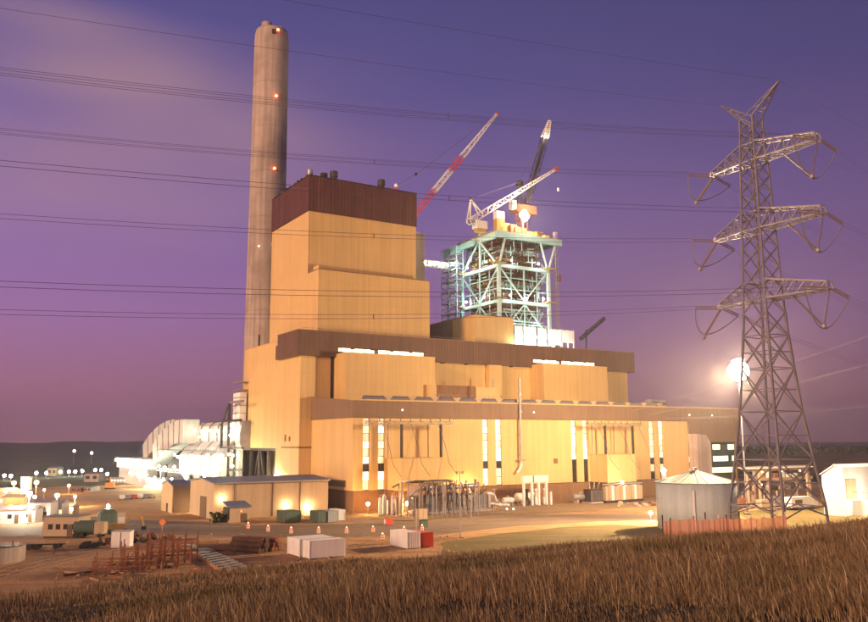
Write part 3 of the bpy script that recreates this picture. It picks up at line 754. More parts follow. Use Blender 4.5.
for px, py in ((257, 246), (271, 244)):
    z = AT(px, py, 323).z; s_ = (px-264.5)*.38; q = vd*math.sqrt((cR+.7)**2-s_*s_)+rt_*s_
    ch.part('platform_lamp', MB().sphere((q.x, q.y, z), .3, 8, 5), bulbmat(WHITE, 5))
# ------------------------------------------------------------------ boiler steelwork of the second unit, still being built
UA, UB_, VA, VB_ = 84.7, 108.5, 50.0, 75.0
Z1, Z2, Z3 = 83.3, 69.8, 57.0
ZG = 95.4
bf = T('boiler_steel_frame', 'pale green boiler steelwork under construction, floodlit, full of tube banks', 'steel frame', UA, VA)
for u_, v_ in ((UA, VA), (UB_, VA), (UA, VB_), (UB_, VB_)):
    bf.part('column', MB().box(u_-.58, u_+.58, v_-.58, v_+.58, .1, Z1-.6), 'steelpale' if v_ == VA else 'steelgreen')
for z in (Z1, Z2, Z3):
    for a, b in (((UA, VA), (UB_, VA)), ((UA, VB_), (UB_, VB_)), ((UA, VA), (UA, VB_)), ((UB_, VA), (UB_, VB_))):
        d = Vector((b[0]-a[0], b[1]-a[1], 0)).normalized()*.72
        bf.part('ring_beam', MB().bar((a[0]+d.x, a[1]+d.y, z), (b[0]-d.x, b[1]-d.y, z), .7, 1.2), 'steelpale')
def face(p, q, zt, zb, inv=False):
    """a braced bay between two columns"""
    p = Vector((*p, 0)); q = Vector((*q, 0)); m_ = (p+q)/2; d = (q-p).normalized()*.8
    A = lambda x, z: (x.x, x.y, z)
    if inv: L_ = ((A(p+d, zb+.9), A(m_-d*.3, zt-.8)), (A(q-d, zb+.9), A(m_+d*.3, zt-.8)))
    else: L_ = ((A(p+d, zt-.9), A(m_-d*.3, zb+.8)), (A(q-d, zt-.9), A(m_+d*.3, zb+.8)))
    for a, b in L_: bf.part('brace', MB().bar(a, b, .45), 'steelpale')
    bf.part('post', MB().bar(A(m_, zb+.75), A(m_, zt-.75), .5), 'steelgreen')
    for f_ in (.24, .76):
        x = p.lerp(q, f_); bf.part('post', MB().bar(A(x, zb+.75), A(x, zt-.75), .3), 'steelgreen')
    for f_ in (.36, .68):
        z = zb+(zt-zb)*f_; bf.part('girt', MB().bar(A(p+d+Vector((.3, .3, 0)), z), A(q-d+Vector((.3, .3, 0)), z), .34), 'steelgreen')
for zt, zb, inv in ((Z1, Z2, False), (Z2, Z3, True)):
    face((UA, VA), (UB_, VA), zt, zb, inv); face((UA, VA), (UA, VB_), zt, zb, inv)
    face((UB_, VA), (UB_, VB_), zt, zb, inv); face((UA, VB_), (UB_, VB_), zt, zb, inv)
# struts fanning out from each column head to the top girders
for cu, cv in ((UA, VA), (UB_, VA), (UA, VB_), (UB_, VB_)):
    su = 1 if cu == UA else -1; sv = 1 if cv == VA else -1
    for a in ((cu+su*3.3, cv), (cu, cv+sv*11.5), (cu-su*4.0, cv) if cu == UB_ else (cu, cv-sv*5) if cv == VB_ else None):
        if a: bf.part('strut', MB().bar((cu, cv, Z1-.3), (a[0], a[1], ZG-1.2), .6), 'steelpale')
bf.part('post', MB().bar((UA, 62, Z1+.8), (UA, 62, ZG+2.5), .7), 'steelpale')
for v_ in (VA, VB_): bf.part('top_girder', MB().box(UA-1, 115.6, v_-.6, v_+.6, ZG-1.2, ZG+1.2), 'steelgreen')
bf.part('top_girder', MB().box(UA-.6, UA+.6, VA+.62, 86, ZG-1.2, ZG+1.2), 'steelpale')
for u_ in (93, 101, 109, 114.8): bf.part('top_girder', MB().box(u_-.4, u_+.4, VA+.62, VB_-.62, ZG-1.0, ZG+1.0), 'steelgreen')
for k in range(14): bf.part('deck_plank', MB().box(UA-1.5, 116, VA-.4+k*1.9, VA+1.4+k*1.9, ZG+1.21, ZG+1.35), 'ochre' if k < 2 or k % 3 else 'wood')
for u_, v_, w_, d_ in ((UA-2.2, VB_-3, 4.4, 6), (UA-2.4, VA-1.6, 5, 3.5), (UB_-2, VA-1.8, 5, 3)):
    for z in (Z1+.9, Z2+.9): bf.part('walkway', MB().box(u_, u_+w_, v_, v_+d_, z, z+.25), 'ochre')
# tube banks hanging inside the frame
for k in range(17):
    z = 58.5+k*2.18; g = MB(); q = 0 if z < 92 else 1.5
    inset = max(0, (68-z)*.42)
    for j in range(13):
        v_ = 52.6+j*1.55
        if v_ < 52.5+inset or v_ > 72.5-inset: continue
        g.tube((86.3+inset+random.uniform(-.3, .3), v_, z+random.uniform(-.25, .25)), (107-inset+random.uniform(-.3, .3), v_, z+random.uniform(-.25, .25)), random.uniform(.26, .42), n=6)
    bf.part('tube_bank', g, ('tubes', 'rustdark', 'rust', 'tubes', 'wood')[k % 5], kind='stuff')
    g = MB()
    for j in range(11):
        u_ = 88.2+j*1.7
        if u_ < 88+inset or u_ > 105.5-inset: continue
        g.tube((u_, 52.2+inset, z+1.0), (u_, 73-inset, z+1.0), random.uniform(.2, .34), n=6)
        if random.random() < .8: g.bar((u_, 52.0+inset, z-.6), (u_, 52.0+inset, z+1.6), .2)
    bf.part('tube_bank', g, ('rustdark', 'tubes', 'steelgreen', 'rustdark', 'tubes', 'rust')[k % 6], kind='stuff')
    g = MB()
    for j in range(9):
        v_ = 53.2+j*2.3
        if random.random() < .85 and 52.5+inset < v_ < 72.5-inset: g.box(86.6+inset, 87.5+inset, v_, v_+random.uniform(.6, 1.5), z-.4, z+random.uniform(.4, 1.1))
    if g.v: bf.part('casing_panel', g, ('rust', 'ochre', 'tubes', 'concrete')[k % 4], kind='stuff')
    if k % 4 == 2 and z > 66: bf.part('floor_grating', MB().box(86.2, 107, 51.2, 73.6, z-.75, z-.6), 'rustdark')
for k in range(6): bf.part('header_ring', MB().lathe([(.5, 0), (.85, .05), (.85, .35), (.5, .4)], (0, 0, 0), 12), 'steelpale').matrix_local = Matrix.Translation(Vector((89.5+k*2.9-UA, 50.9-VA, 90.6))) @ Matrix.Rotation(R(90), 4, 'X')
o = bf.part('furnace_ring', MB().lathe([(1.0, 0), (1.7, .05), (1.7, .5), (1.0, .55)], (0, 0, 0), 16), 'steelpale'); o.matrix_local = Matrix.Translation(Vector((96.6-UA, 50.4-VA, 64.8))) @ Matrix.Rotation(R(90), 4, 'X')
g = MB().bar((87, 50.6, 66.9), (106, 50.6, 66.9), .45).bar((87, 50.6, 62.7), (106, 50.6, 62.7), .45)
for k in range(8): g.bar((87.2+k*2.35, 50.6, 62.9 if k % 2 else 66.7), (89.5+k*2.35, 50.6, 66.7 if k % 2 else 62.9), .3)
bf.part('bottom_truss', g, 'steelpale')
g = MB()
for k in range(44):
    z = 60+random.random()*33; u_ = 86.5+random.random()*20; L_ = random.uniform(1.5, 5)
    if k % 2: g.bar((u_, 51.0, z), (min(107, u_+L_), 51.0, z+random.uniform(-.4, .4)), .22)
    else: g.bar((u_, 51.0, z), (u_, 51.0, min(94, z+L_)), .2)
    v_ = 52+random.random()*20
    if k % 2: g.bar((85.7, v_, z), (85.7, min(74, v_+L_), z), .22)
    else: g.bar((85.7, v_, z), (85.7, v_, min(94, z+L_)), .2)
bf.part('small_pipework', g, 'steelpale', kind='stuff')
for k in range(7): bf.part('hanger_rod', MB().bar((88.5+k*2.9, 51.4, 60), (88.5+k*2.9, 51.4, ZG-1.1), .16), 'rustdark')
for k, (u_, v_, z) in enumerate(((90, 48.9, Z1+2.2), (103, 48.9, Z1+2.2), (89, 48.9, Z2+2.2), (97, 48.9, Z2+1.6), (105, 48.9, Z2+2.2), (83.4, 56, Z1+2.2), (83.4, 69, Z1+2.2), (83.4, 58, Z2+2.2), (83.4, 70, Z2+2.2), (92, 48.9, Z3+3), (102, 48.9, Z3+3))):
    bf.part('work_lamp', MB().sphere((u_, v_, z), .24, 8, 6), bulbmat((.80, 1, .92), watts(1500, .24)))
# clutter on the top deck
DT = ZG+1.36
for k, (px, w_, h, v_, mm) in enumerate(((501, 3.6, 3.0, 52, 'white'), (508, 3.0, 4.6, 54, 'ochre'), (514, 3, 4.2, 53, 'rust'), (521, 5.5, 3.4, 52.5, 'rust'), (528, 4.0, 2.6, 53.5, 'wood'), (534, 3.2, 2.2, 52, 'ochre'), (540, 3.4, 3.6, 55, 'rustdark'), (547, 2.4, 2.0, 53, 'ochre'), (553, 3.2, 1.5, 54, 'rust'))):
    x = FV(px, 232, v_).x; z0 = DT
    if k == 0: z0 = DT+5.4; bf.part('deck_support', MB().box(x-w_/2, x+w_/2, v_, v_+2.2, DT, z0-.003), 'ochre')
    bf.part('deck_crate', MB().box(x-w_/2, x+w_/2, v_, v_+2.4, z0, z0+h), mm)
g = MB()
for k in range(16): g.bar((86+k*2, 49.8, DT), (86+k*2, 49.8, DT+1.2), .09)
g.bar((86, 49.8, DT+1.2), (116, 49.8, DT+1.2), .1)
bf.part('deck_railing', g, 'rust')
x = FV(523.5, 216, 51.5)
for dx_, dz_ in ((-1.2, .2), (1.2, -.1), (0, 1.3), (.1, -1.3)): bf.part('floodlight', MB().sphere((x.x+dx_, 50.9, x.z+dz_), .95, 12, 8), bulbmat(WHITE, 130))  # extra bulbs added to swell the glare of the one floodlight
ld = bpy.data.lights.new('deck_flood', 'POINT'); ld.energy = 5.0e4; ld.color = (1, .80, .55); ld.shadow_soft_size = .5
lo = bpy.data.objects.new('deck_flood', ld); COL.objects.link(lo); lo.parent = bf.root; lo.location = Vector((x.x, 48.6, x.z+.4))-Vector(bf.off)
fl = bf.part('floodlight', MB().sphere((x.x, 50.6, x.z), 1.05, 12, 8), bulbmat(WHITE, 130))
bf.part('light_mast', MB().box(x.x-.15, x.x+.15, 51.95, 52.3, DT, x.z+1.0).box(x.x-.6, x.x+.6, 51.93, 52.35, x.z-.5, x.z+.5), 'galv', fl)

# material hoist on the right side
xh = FV(556.5, 280, 50).x
ho = T('material_hoist', 'thin lattice hoist mast tied to the right side of the boiler steelwork', 'hoist', xh, 50)
ho.part('mast', MB().truss((xh, 50, .2), (xh, 50, 99.5), 1.0, 1.0, 60, .17), 'galv')
for py in (272, 295, 314):
    z = FV(552, py, 50).z; ho.part('tie_bar', MB().bar((xh-.6, 50, z+.3), (UB_+.8, 50, z-.3), .35), 'ochre')
ho.part('cage', MB().box(xh+.6, xh+1.9, 49.4, 50.6, 80, 82.4), 'rust')

# scaffold stair tower and bridge on the left side
sc_ = T('scaffold_tower', 'pale lattice scaffold tower beside the left column of the boiler steelwork', 'scaffold', 82, 84)
vs0, vs1 = FU(461, 290, 82.5).y, FU(445.5, 290, 82.5).y
for u_ in (80.6, 83.6):
    for v_ in (vs0, (vs0+vs1)/2, vs1): sc_.part('upright', MB().box(u_-.16, u_+.16, v_-.16, v_+.16, .1, 95), 'steelpale')
z = 50.5; k = 0
while z < 95:
    g = MB()
    for u_ in (80.6, 83.6): g.bar((u_, vs0, z), (u_, vs1, z), .22)
    for v_ in (vs0, (vs0+vs1)/2, vs1): g.bar((80.6, v_, z), (83.6, v_, z), .22)
    g.bar((80.4, vs0 if k % 2 else vs1, z), (80.4, vs1 if k % 2 else vs0, min(95, z+2.2)), .22)
    g.bar((80.4, (vs0+vs1)/2, z), (80.4, vs1, min(95, z+2.2)), .16)
    sc_.part('lift', g, 'steelpale' if k % 3 else 'galv')
    if k % 2 == 0: sc_.part('platform', MB().box(80.8, 83.4, vs0+.3, vs1-.3, z+.12, z+.2), 'wood')
    z += 2.2; k += 1
sc_.part('head_beam', MB().bar((82, vs0-10, ZG-1), (82, vs1, ZG-2), 1.0, 2.2), 'steelgreen')
br = T('access_bridge', 'short white lattice bridge between concrete shaft and scaffold tower', 'bridge', 68, 66)
pz = FV(432, 265.5, 62).z
pe = FU(447, 266.5, 80.2).z
br.part('span', MB().truss((56.6, 60, pz), (80.2, (vs0+vs1)/2, pe), 1.8, 2.2, 14, .3, tb=.2), 'white')
br.part('deck', MB().bar((56.6, 60, pz-.9), (80.2, (vs0+vs1)/2, pe-.9), 1.4, .12), 'steelpale')
for k in range(6):
    t = (k+.5)/6; p = Vector((56.6, 60, pz)).lerp(Vector((80.2, (vs0+vs1)/2, pe)), t); br.part('lamp', MB().sphere((p.x, p.y-1.3, p.z), .22, 8, 5), bulbmat(MERC, watts(2200, .22)))

# white weather screens at the foot of the steelwork
scr = ((514.5, 522.5, 325.5), (524, 536, 326.5), (538, 546.5, 328), (548.5, 561, 329), (562, 574, 330))
for k, (pa, pb, pt) in enumerate(scr):
    a = FV(pa, pt, 46.5); b = FV(pb, pt, 46.5); zt_ = a.z
    s_ = T('weather_screen', ('first white sheeted screen beside the clad block', 'second white sheeted screen at the foot of the steelwork', 'third white sheeted screen at the foot of the steelwork', 'fourth white sheeted screen, with open frame below', 'last white sheeted screen, on thin posts at the right')[k], 'screen', a.x, 46.5, group='white screens at the foot of the steelwork')
    zl = 50.3 if k < 2 else (53.0, 54.2, 55.3)[k-2]
    s_.part('sheet', MB().box(a.x, b.x, 46.5, 46.62, zl, zt_), 'white')
    for x in (a.x+.15, (a.x+b.x)/2, b.x-.15): s_.part('post', MB().box(x-.13, x+.13, 46.65, 46.9, 49.1, zt_+.3), 'white' if k > 2 else 'steelpale')
    for z in (zl+.1, (zl+zt_)/2, zt_-.1): s_.part('rail', MB().box(a.x, b.x, 46.93, 47.08, z-.1, z+.1), 'steelpale')
for k, (px, py) in enumerate(((519, 346), (531, 346.5), (543, 347.5), (553, 347.5), (566, 349))):
    a = FV(px, py, 43.5)  # lamps added to brighten the screens and the steelwork above
    w = T('work_lamp', ('added lamp on the roof before the first screen', 'added lamp on the roof before the second screen', 'added lamp on the roof before the third screen', 'added lamp on the roof before the fourth screen', 'added lamp on the roof before the last screen')[k], 'lamp', a.x, 43.5, 49.5, group='added roof lamps')
    w.part('bulb', MB().sphere((a.x, 43.5, max(a.z, 50.5)), .35, 10, 6), bulbmat((.86, 1, .82), watts(2600, .35)))
    w.part('stand', MB().box(a.x-.08, a.x+.08, 43.42, 43.58, 49.5, max(a.z, 50.5)-.36), 'darksteel')

# ------------------------------------------------------------------ cranes
def seg_jib(t, v, p, q, cuts, w, parent=None, n=26):
    P = FV(*p, v); Q = FV(*q, v); P.y = v; Q.y = v
    for a, b, mm in cuts:
        t.part('jib_section', MB().truss(P.lerp(Q, a), P.lerp(Q, b), w, w, max(3, int(n*(b-a))), .22, tb=.15, w2=w if b < .95 else w*.35, h2=w if b < .95 else w*.35, up=(0, 1, 0)), mm)
    return P, Q
V1 = 91.0
p0 = FV(399, 235, V1)
c1 = T('tower_crane', 'luffing crane with red and white banded jib behind the boiler house', 'crane', p0.x, V1)
P, Q = seg_jib(c1, V1, (399, 234), (497, 113.5), ((0, .34, 'red'), (.34, .50, 'white'), (.50, .62, 'red'), (.62, 1.0, 'white')), 2.0, n=40)
c1.part('jib_head', MB().box(Q.x-.6, Q.x+.6, V1-.5, V1+.5, Q.z-.5, Q.z+.6), 'red')
A = FV(396, 185.5, V1)
c1.part('mast', MB().truss((P.x-2, V1, 0.2), (P.x-2, V1, P.z), 2.4, 2.4, 34, .3), 'red')
c1.part('machine_deck', MB().box(P.x-8, P.x+1.5, V1-1.6, V1+1.6, P.z-.2, P.z+1.6), 'white')
c1.part('a_frame', MB().bar((P.x-1, V1-.8, P.z+1.6), (A.x, V1, A.z), .4).bar((P.x-7, V1+.8, P.z+1.6), (A.x, V1, A.z), .4), 'red')
c1.part('a_frame_head', MB().sphere((A.x, V1, A.z), .9, 8, 6), 'white')
c1.part('pendant_line', MB().path([A, FV(416, 174, V1), Q], .10, 5), 'wire')
bl = FV(416, 174, V1); c1.part('overhaul_ball', MB().sphere((bl.x, V1, bl.z), .65, 8, 6), 'dark')
V2 = 56.5
p0 = FV(480, 224, V2)
c2 = T('deck_crane', 'white jib crane with red tip lying low over the boiler steelwork', 'crane', p0.x, V2, DT)
P, Q = seg_jib(c2, V2, (469, 222), (557.5, 168), ((0, .06, 'white'), (.06, .97, 'white'), ), 2.3, n=36)
c2.part('jib_head', MB().truss(P.lerp(Q, .96), Q, .9, .9, 2, .5), 'red')
A = FV(470.5, 199, V2); E_ = FV(481, 215, V2); S_ = FV(468.5, 222.5, V2)
for dy in (-1.2, 1.2):
    c2.part('a_frame', MB().bar((S_.x, V2+dy, S_.z), (A.x, V2, A.z), .4), 'white')
    c2.part('a_frame', MB().bar((E_.x, V2+dy, E_.z), (A.x, V2, A.z), .4), 'white')
c2.part('winch', MB().box(S_.x+.8, S_.x+2.8, V2-1, V2+1, S_.z+.2, S_.z+1.4), 'dark')
c2.part('sheave', MB().sphere((A.x, V2, A.z+.2), .55, 8, 6), 'rustdark')
x0 = FV(474.5, 224, V2).x; x1 = FV(485, 224, V2).x; zz = FV(480, 221.5, V2).z
c2.part('machine_house', MB().box(x0, x1, V2-1.6, V2+1.6, zz-3.0, zz), 'white')
c2.part('pedestal', MB().box(x0+.6, x1-.4, V2-1.2, V2+1.2, DT, zz-3.003), 'ochre')
c2.part('pendant_line', MB().path([A, FV(497, 190, V2), Q], .07, 5), 'wire')
hk = FV(559, 188, V2); c2.part('hoist_rope', MB().path([Q, (Q.x, V2, hk.z)], .05, 4), 'wire'); c2.part('hook_block', MB().box(Q.x-.3, Q.x+.3, V2-.3, V2+.3, hk.z-1.4, hk.z-.05), 'white')
V3 = 60.0
p0 = FV(523, 208, V3)
c3 = T('dark_crane', 'dark jib crane with floodlit white tip on the boiler steelwork', 'crane', p0.x, V3, DT)
P, Q = seg_jib(c3, V3, (526, 206), (549.5, 121), ((0, .80, 'darksteel'),), 2.3, n=24)
c3.part('jib_core', MB().bar(P.lerp(Q, .02), P.lerp(Q, .79), .9), 'darksteel')
c3.part('jib_tip', MB().truss(P.lerp(Q, .80), Q, 2.3, 2.3, 6, .4, w2=.8, h2=.8), 'white')
tl = P.lerp(Q, .78); c3.part('tip_lamp', MB().sphere((tl.x-1.5, V3-2.2, tl.z), .35, 8, 6), bulbmat(WHITE, watts(1600, .35)))
b0 = FV(519.5, 184, V3); z0_ = FV(520, 205, V3).z
c3.part('gantry', MB().bar((b0.x-1, V3, z0_), (b0.x, V3, b0.z), .55).bar((b0.x+1.6, V3, z0_), (b0.x, V3, b0.z), .55), 'darksteel')
c3.part('counterweight', MB().lathe([(.7, -1.4), (1.4, -.9), (1.5, .9), (.8, 1.5)], (b0.x, V3, b0.z), 10), 'dark')
xa = FV(509.5, 206, V3).x; xb = FV(533, 206, V3).x
c3.part('machine_house', MB().box(xa+2, xb, V3-2.2, V3+2.2, z0_-3.6, z0_-.2), 'rust')
c3.part('cab', MB().box(xa, xa+1.99, V3-2.0, V3+.5, z0_-2.6, z0_+.9), 'white')
c3.part('pedestal', MB().truss(((xa+xb)/2, V3, DT), ((xa+xb)/2, V3, z0_-3.603), 3.6, 3.0, 4, .4, tb=.25), 'rust')
c3.part('pendant_line', MB().path([(b0.x, V3, b0.z+1.5), tl], .10, 5), 'wire')
V4 = 47.8
a = FV(580.5, 339, V4); b = FV(604.5, 318, V4)
c4 = T('small_crane', 'small dark crane with raised boom on the roof right of the screens', 'crane', a.x, V4, 49.5)
c4.part('boom', MB().truss(a, b, 1.0, 1.0, 14, .26, tb=.18), 'darksteel')
c4.part('mast', MB().bar((FV(586, 350, V4).x, V4, 49.5), (FV(586, 330, V4).x, V4, FV(586, 330, V4).z), .4), 'darksteel')
c4.part('cab', MB().box(a.x-1.2, a.x+1.8, V4-1.2, V4+1.2, 50.6, 53.0), 'darksteel')
c4.part('undercarriage', MB().box(a.x-2, a.x+4, V4-1.4, V4+1.4, 49.5, 50.57), 'dark')
c4.part('boom_rope', MB().path([(FV(586, 330, V4).x, V4, FV(586, 330, V4).z), b], .06, 4), 'wire')
# ------------------------------------------------------------------ transmission tower and its lines
TB = AT(778, 518, 115); TZ = TB.z
tvd = Vector((TB.x, TB.y, 0)).normalized(); trt = Vector((tvd.y, -tvd.x, 0))
AA_ = R(38); AX = trt*math.cos(AA_) - tvd*math.sin(AA_); LN = Vector((-AX.y, AX.x, 0))    # cross-arm axis; line direction (to the right, away)
tw = T('transmission_tower', 'tall steel lattice transmission tower with three pairs of cross-arms', 'tower', world=(TB.x, TB.y, 0), rot=math.atan2(AX.y, AX.x))
def TP(px, py):     # a pixel on the vertical plane through the tower axis along the arms -> (s, z)
    p = plane(px, py, TB, LN); return (p-TB).dot(AX), p.z
rotA = math.atan2(AX.y, AX.x)
def TL(p): # world -> tower local
    d = Vector(p)-Vector((TB.x, TB.y, 0)); return Vector((d.dot(AX), d.dot(LN), d.z))
def TWd(p): return Vector((TB.x, TB.y, 0)) + AX*p[0] + LN*p[1] + Vector((0, 0, p[2]))
ZL = (54.7, 45.3, 35.9); ZTOP = 60.8
hwp = []
for py, wpx in ((518, 97), (470, 80), (400, 58), (330, 44), (300, 39.5), (200, 31), (160, 27.5), (117, 22.5)):
    z = TP(772, py)[1]; slant = math.hypot(115, z-CAM_Z); hwp.append((z, wpx*slant/FPX/2/1.62))
hwp.sort()
def HW(z): return float(np.interp(z, [a for a, b in hwp], [b for a, b in hwp]))
cs = ((-1, -1), (1, -1), (1, 1), (-1, 1))
def CN(k, z): h = HW(z); return Vector((cs[k][0]*h, cs[k][1]*h, z))
zlev = [TZ-3.5, TZ+1.5, 15.5, 21.5, 27.0, 31.2, 34.2, 37.6, 40.4, 43.0, 45.2, 48.0, 50.4, 52.7, 54.7, 57.3, 59.0, ZTOP]
for k in range(4):
    g = MB(); ft = TWd(CN(k, TZ)); zg = hz(ft.x, ft.y)
    pts = [z for z in zlev if z > zg] ; pts = [zg-.3] + pts
    for a, b in zip(pts[:-1], pts[1:]): g.bar(CN(k, a), CN(k, b), .26 if a < 32 else .2)
    lg = tw.part('leg', g, 'galv_dull')
    p = CN(k, zg); tw.part('footing', MB().box(p.x-.5, p.x+.5, p.y-.5, p.y+.5, zg-.6, zg+.25), 'concrete', lg)
for k in range(4):
    k2 = (k+1) % 4; g = MB()
    for i in range(1, len(zlev)-1):
        a, b = zlev[i], zlev[i+1]; t = .14 if a < 32 else .11
        g.bar(CN(k, a), CN(k2, b), t); g.bar(CN(k2, a), CN(k, b), t)
        if a < 30:
            m0 = (CN(k, a)+CN(k2, b))/2; 
            for q in (k, k2): g.bar(CN(q, (a+b)/2), m0, .09)
            g.bar(CN(k, b), CN(k2, b), .11)
    a, b = zlev[0], zlev[1]
    ft = TWd(CN(k, TZ)); 
    g.bar(CN(k, TZ+.3), (CN(k, b)+CN(k2, b))/2, .14); g.bar(CN(k2, TZ+.3), (CN(k, b)+CN(k2, b))/2, .14); g.bar(CN(k, b), CN(k2, b), .14)
    for z in ZL: g.bar(CN(k, z), CN(k2, z), .16); g.bar(CN(k, z+2.4), CN(k2, z+2.4), .13)
    tw.part('face_bracing', g, 'galv_dull')
SL, SR = -7.0, 9.7
def arm(s, z, side):
    h0 = HW(z); h1 = HW(z+2.5); g = MB(); sg = 1 if side > 0 else -1; n = 6 if side > 0 else 4
    tipw = .55
    def bot(t, y): return Vector((sg*h0+(s-sg*h0)*t, y*(h0*(1-t)+tipw*t), z))
    def top(t, y): return Vector((sg*h1+(s-sg*h1-sg*.2)*t, y*(h1*(1-t)+tipw*.8*t), z+2.5*(1-t)+(.95 if side > 0 else .5)*t))
    for y in (-1, 1):
        g.bar(bot(0, y), bot(1, y), .18); g.bar(top(0, y), top(1, y), .18); g.bar(top(1, y), bot(1, y), .16)
        for i in range(n):
            a, b = i/n, (i+1)/n
            g.bar(bot(a, y), top(b, y) if i % 2 else top(b, y), .09); g.bar(bot(b, y), top(b, y), .08)
    for i in range(n+1):
        t = i/n; g.bar(bot(t, -1), bot(t, 1), .09); g.bar(top(t, -1), top(t, 1), .09)
        if i < n: g.bar(bot(t, -1), bot((i+1)/n, 1), .08); g.bar(top(t, 1), top((i+1)/n, -1), .08)
    return tw.part('cross_arm', g, 'galv')
def istring(a, b, parent, r=.16, m_='porcelain'):
    a = Vector(a); b = Vector(b); L_ = (b-a).length; n = max(6, int(L_/.2)); g = MB()
    for i in range(n):
        p = a.lerp(b, (i+.3)/n); q = a.lerp(b, (i+.8)/n); g.tube(p, q, r, r*.45, n=7)
    g.tube(a, b, .045, n=5)
    o = tw.part('insulator_string', g, m_, parent); return o
ends_l, ends_r = {}, {}
DL = Matrix.Rotation(R(-6.5), 3, 'Z') @ (-LN); DLl = Vector((DL.dot(AX), DL.dot(LN), 0))       # towards the left span
DRw = (Matrix.Rotation(R(4), 3, 'Z') @ LN); DRl = Vector((DRw.dot(AX), DRw.dot(LN), 0))
for i, z in enumerate(ZL):
    for nm, s in (('L', SL), ('R', SR)):
        a = arm(s, z, 1 if s > 0 else -1)
        tip = Vector((s, 0, z))
        e1 = tip + DLl*(4.3) + Vector((0, 0, -.22)); e2 = tip + DRl*(3.9) + Vector((0, 0, -.75))
        for dy in (-.16, .16):
            istring(tip+DLl*.5+Vector((0, 0, dy)), e1+Vector((0, 0, dy)), a, .11); istring(tip+DRl*.5+Vector((0, 0, dy)), e2+Vector((0, 0, dy)), a, .11)
        # V-string holding the jumper loop
        vb = Vector((s-1.3, 0, z-4.4)) if s > 0 else tip + DLl*3.2 + Vector((0, 0, -4.2))
        if s > 0:
            istring((s-.2, 0, z-.1), vb, a, .15); istring((s-5.2, 0, z-.1), vb, a, .15)
        else:
            istring((s, 0, z-.2), vb, a, .19)
        tw.part('clamp', MB().sphere(vb, .32, 8, 6), 'galv', a)
        j = []
        for t in np.linspace(0, 1, 15):
            if s < 0:
                q_ = (1-t)*(1-t)*e1 + 2*t*(1-t)*(vb+Vector((0, 0, -1.6))+(vb-e2)*.35) + t*t*(e2+Vector((0, 0, 0))); j.append(q_); continue
            p = e1.lerp(e2, t); sag = 4*t*(1-t); j.append(Vector((p.x*(1-sag)+vb.x*sag, p.y, p.z+(vb.z-.3-(e1.z+e2.z)/2)*sag)))
        tw.part('jumper', MB().path(j, .07, 5), 'galv_dull', a)
        ends_l[nm+str(i+1)] = TWd(e1); ends_r[nm+str(i+1)] = TWd(e2)
pk = []
for (px, py), sx in (((721, 104), -1), ((779, 80.5), 1)):
    s, z = TP(px, py); z = 64.4; h = HW(ZTOP); g = MB()
    t_ = Vector((s, 0, z))
    for y in (-1, 1): 
        g.bar((sx*h, y*h, ZTOP), t_, .15); g.bar((sx*.1, y*h*.9, ZTOP+.5), t_, .12)
        for q in (.3, .6): g.bar(Vector((sx*h, y*h, ZTOP)).lerp(t_, q), Vector((sx*.1, y*h*.9, ZTOP+.5)).lerp(t_, q-.1), .08)
    for q in (.15, .4, .65): g.bar(Vector((sx*h, -h, ZTOP)).lerp(t_, q), Vector((sx*h, h, ZTOP)).lerp(t_, q), .08)
    tw.part('peak', g, 'galv_dull'); pk.append(TWd(t_))

# conductors
def span_pts(a, b, sag, n=40):
    out = []
    for t in np.linspace(0, 1, n):
        p = a.lerp(b, t); p.z -= 4*sag*t*(1-t); out.append(p)
    return out
def line(name, label, cat, a, b, sag, n_w, sp_, r, group, spacers=(), wm='wire'):
    root = T(name, label, cat, world=tuple(a), group=group)
    d = (b-a).normalized(); side = Vector((-d.y, d.x, 0)).normalized()
    pts = span_pts(a, b, sag)
    offs = [Vector((0, 0, 0))] if n_w == 1 else [Vector((0, 0, sp_/2)), Vector((0, 0, -sp_/2))] if n_w == 2 else [Vector((0, 0, sp_/2))+side*sp_/2, Vector((0, 0, sp_/2))-side*sp_/2, Vector((0, 0, -sp_/2))+side*sp_/2, Vector((0, 0, -sp_/2))-side*sp_/2]
    for o in offs: root.part('conductor', MB().path([p+o-a for p in pts], r, 5), wm)
    for t in spacers:
        i = int(t*39); p = pts[i]-a; root.part('spacer', MB().box(p.x-.05, p.x+.05, p.y-.05, p.y+.05, p.z-sp_/2-.05, p.z+sp_/2+.05), wm)
    return root
LEFTPX = dict(R1=71, L1=131, R2=163, L2=216, R3=284, L3=312)
names = dict(R1='topmost thick power line sweeping in from the left', L1='second thick power line from the top, meeting the top left cross-arm', R2='third power line from the top', L2='fourth power line, crossing the brown boiler house top edge', R3='fifth power line, crossing the lower boiler wall', L3='lowest power line, crossing just above the brown band')
for k, a in ends_l.items():
    nn_ = Vector((-DL.y, DL.x, 0)); q = plane(0, LEFTPX[k], a, nn_)          # where the line leaves the picture on the left
    d1 = (q-a).dot(DL); SPAN = 300.0; slope = (q.z-a.z)
    # parabola through the tower end and that point: z = a.z - c1 t + c2 t^2, level again at the next tower
    S = 13.0; tq = d1/SPAN; zb = (slope + 4*S*tq*(1-tq))/tq
    zb = max(-6, min(10, zb)); S = (zb*tq - slope)/(4*tq*(1-tq))
    b = a + DL*SPAN + Vector((0, 0, zb))
    line('power_line', names[k], 'power line', a, b, S, 2 if k[1] != '1' else 4, .46, .023 if k[1] != '1' else .017, 'power lines from the left', (.155,))
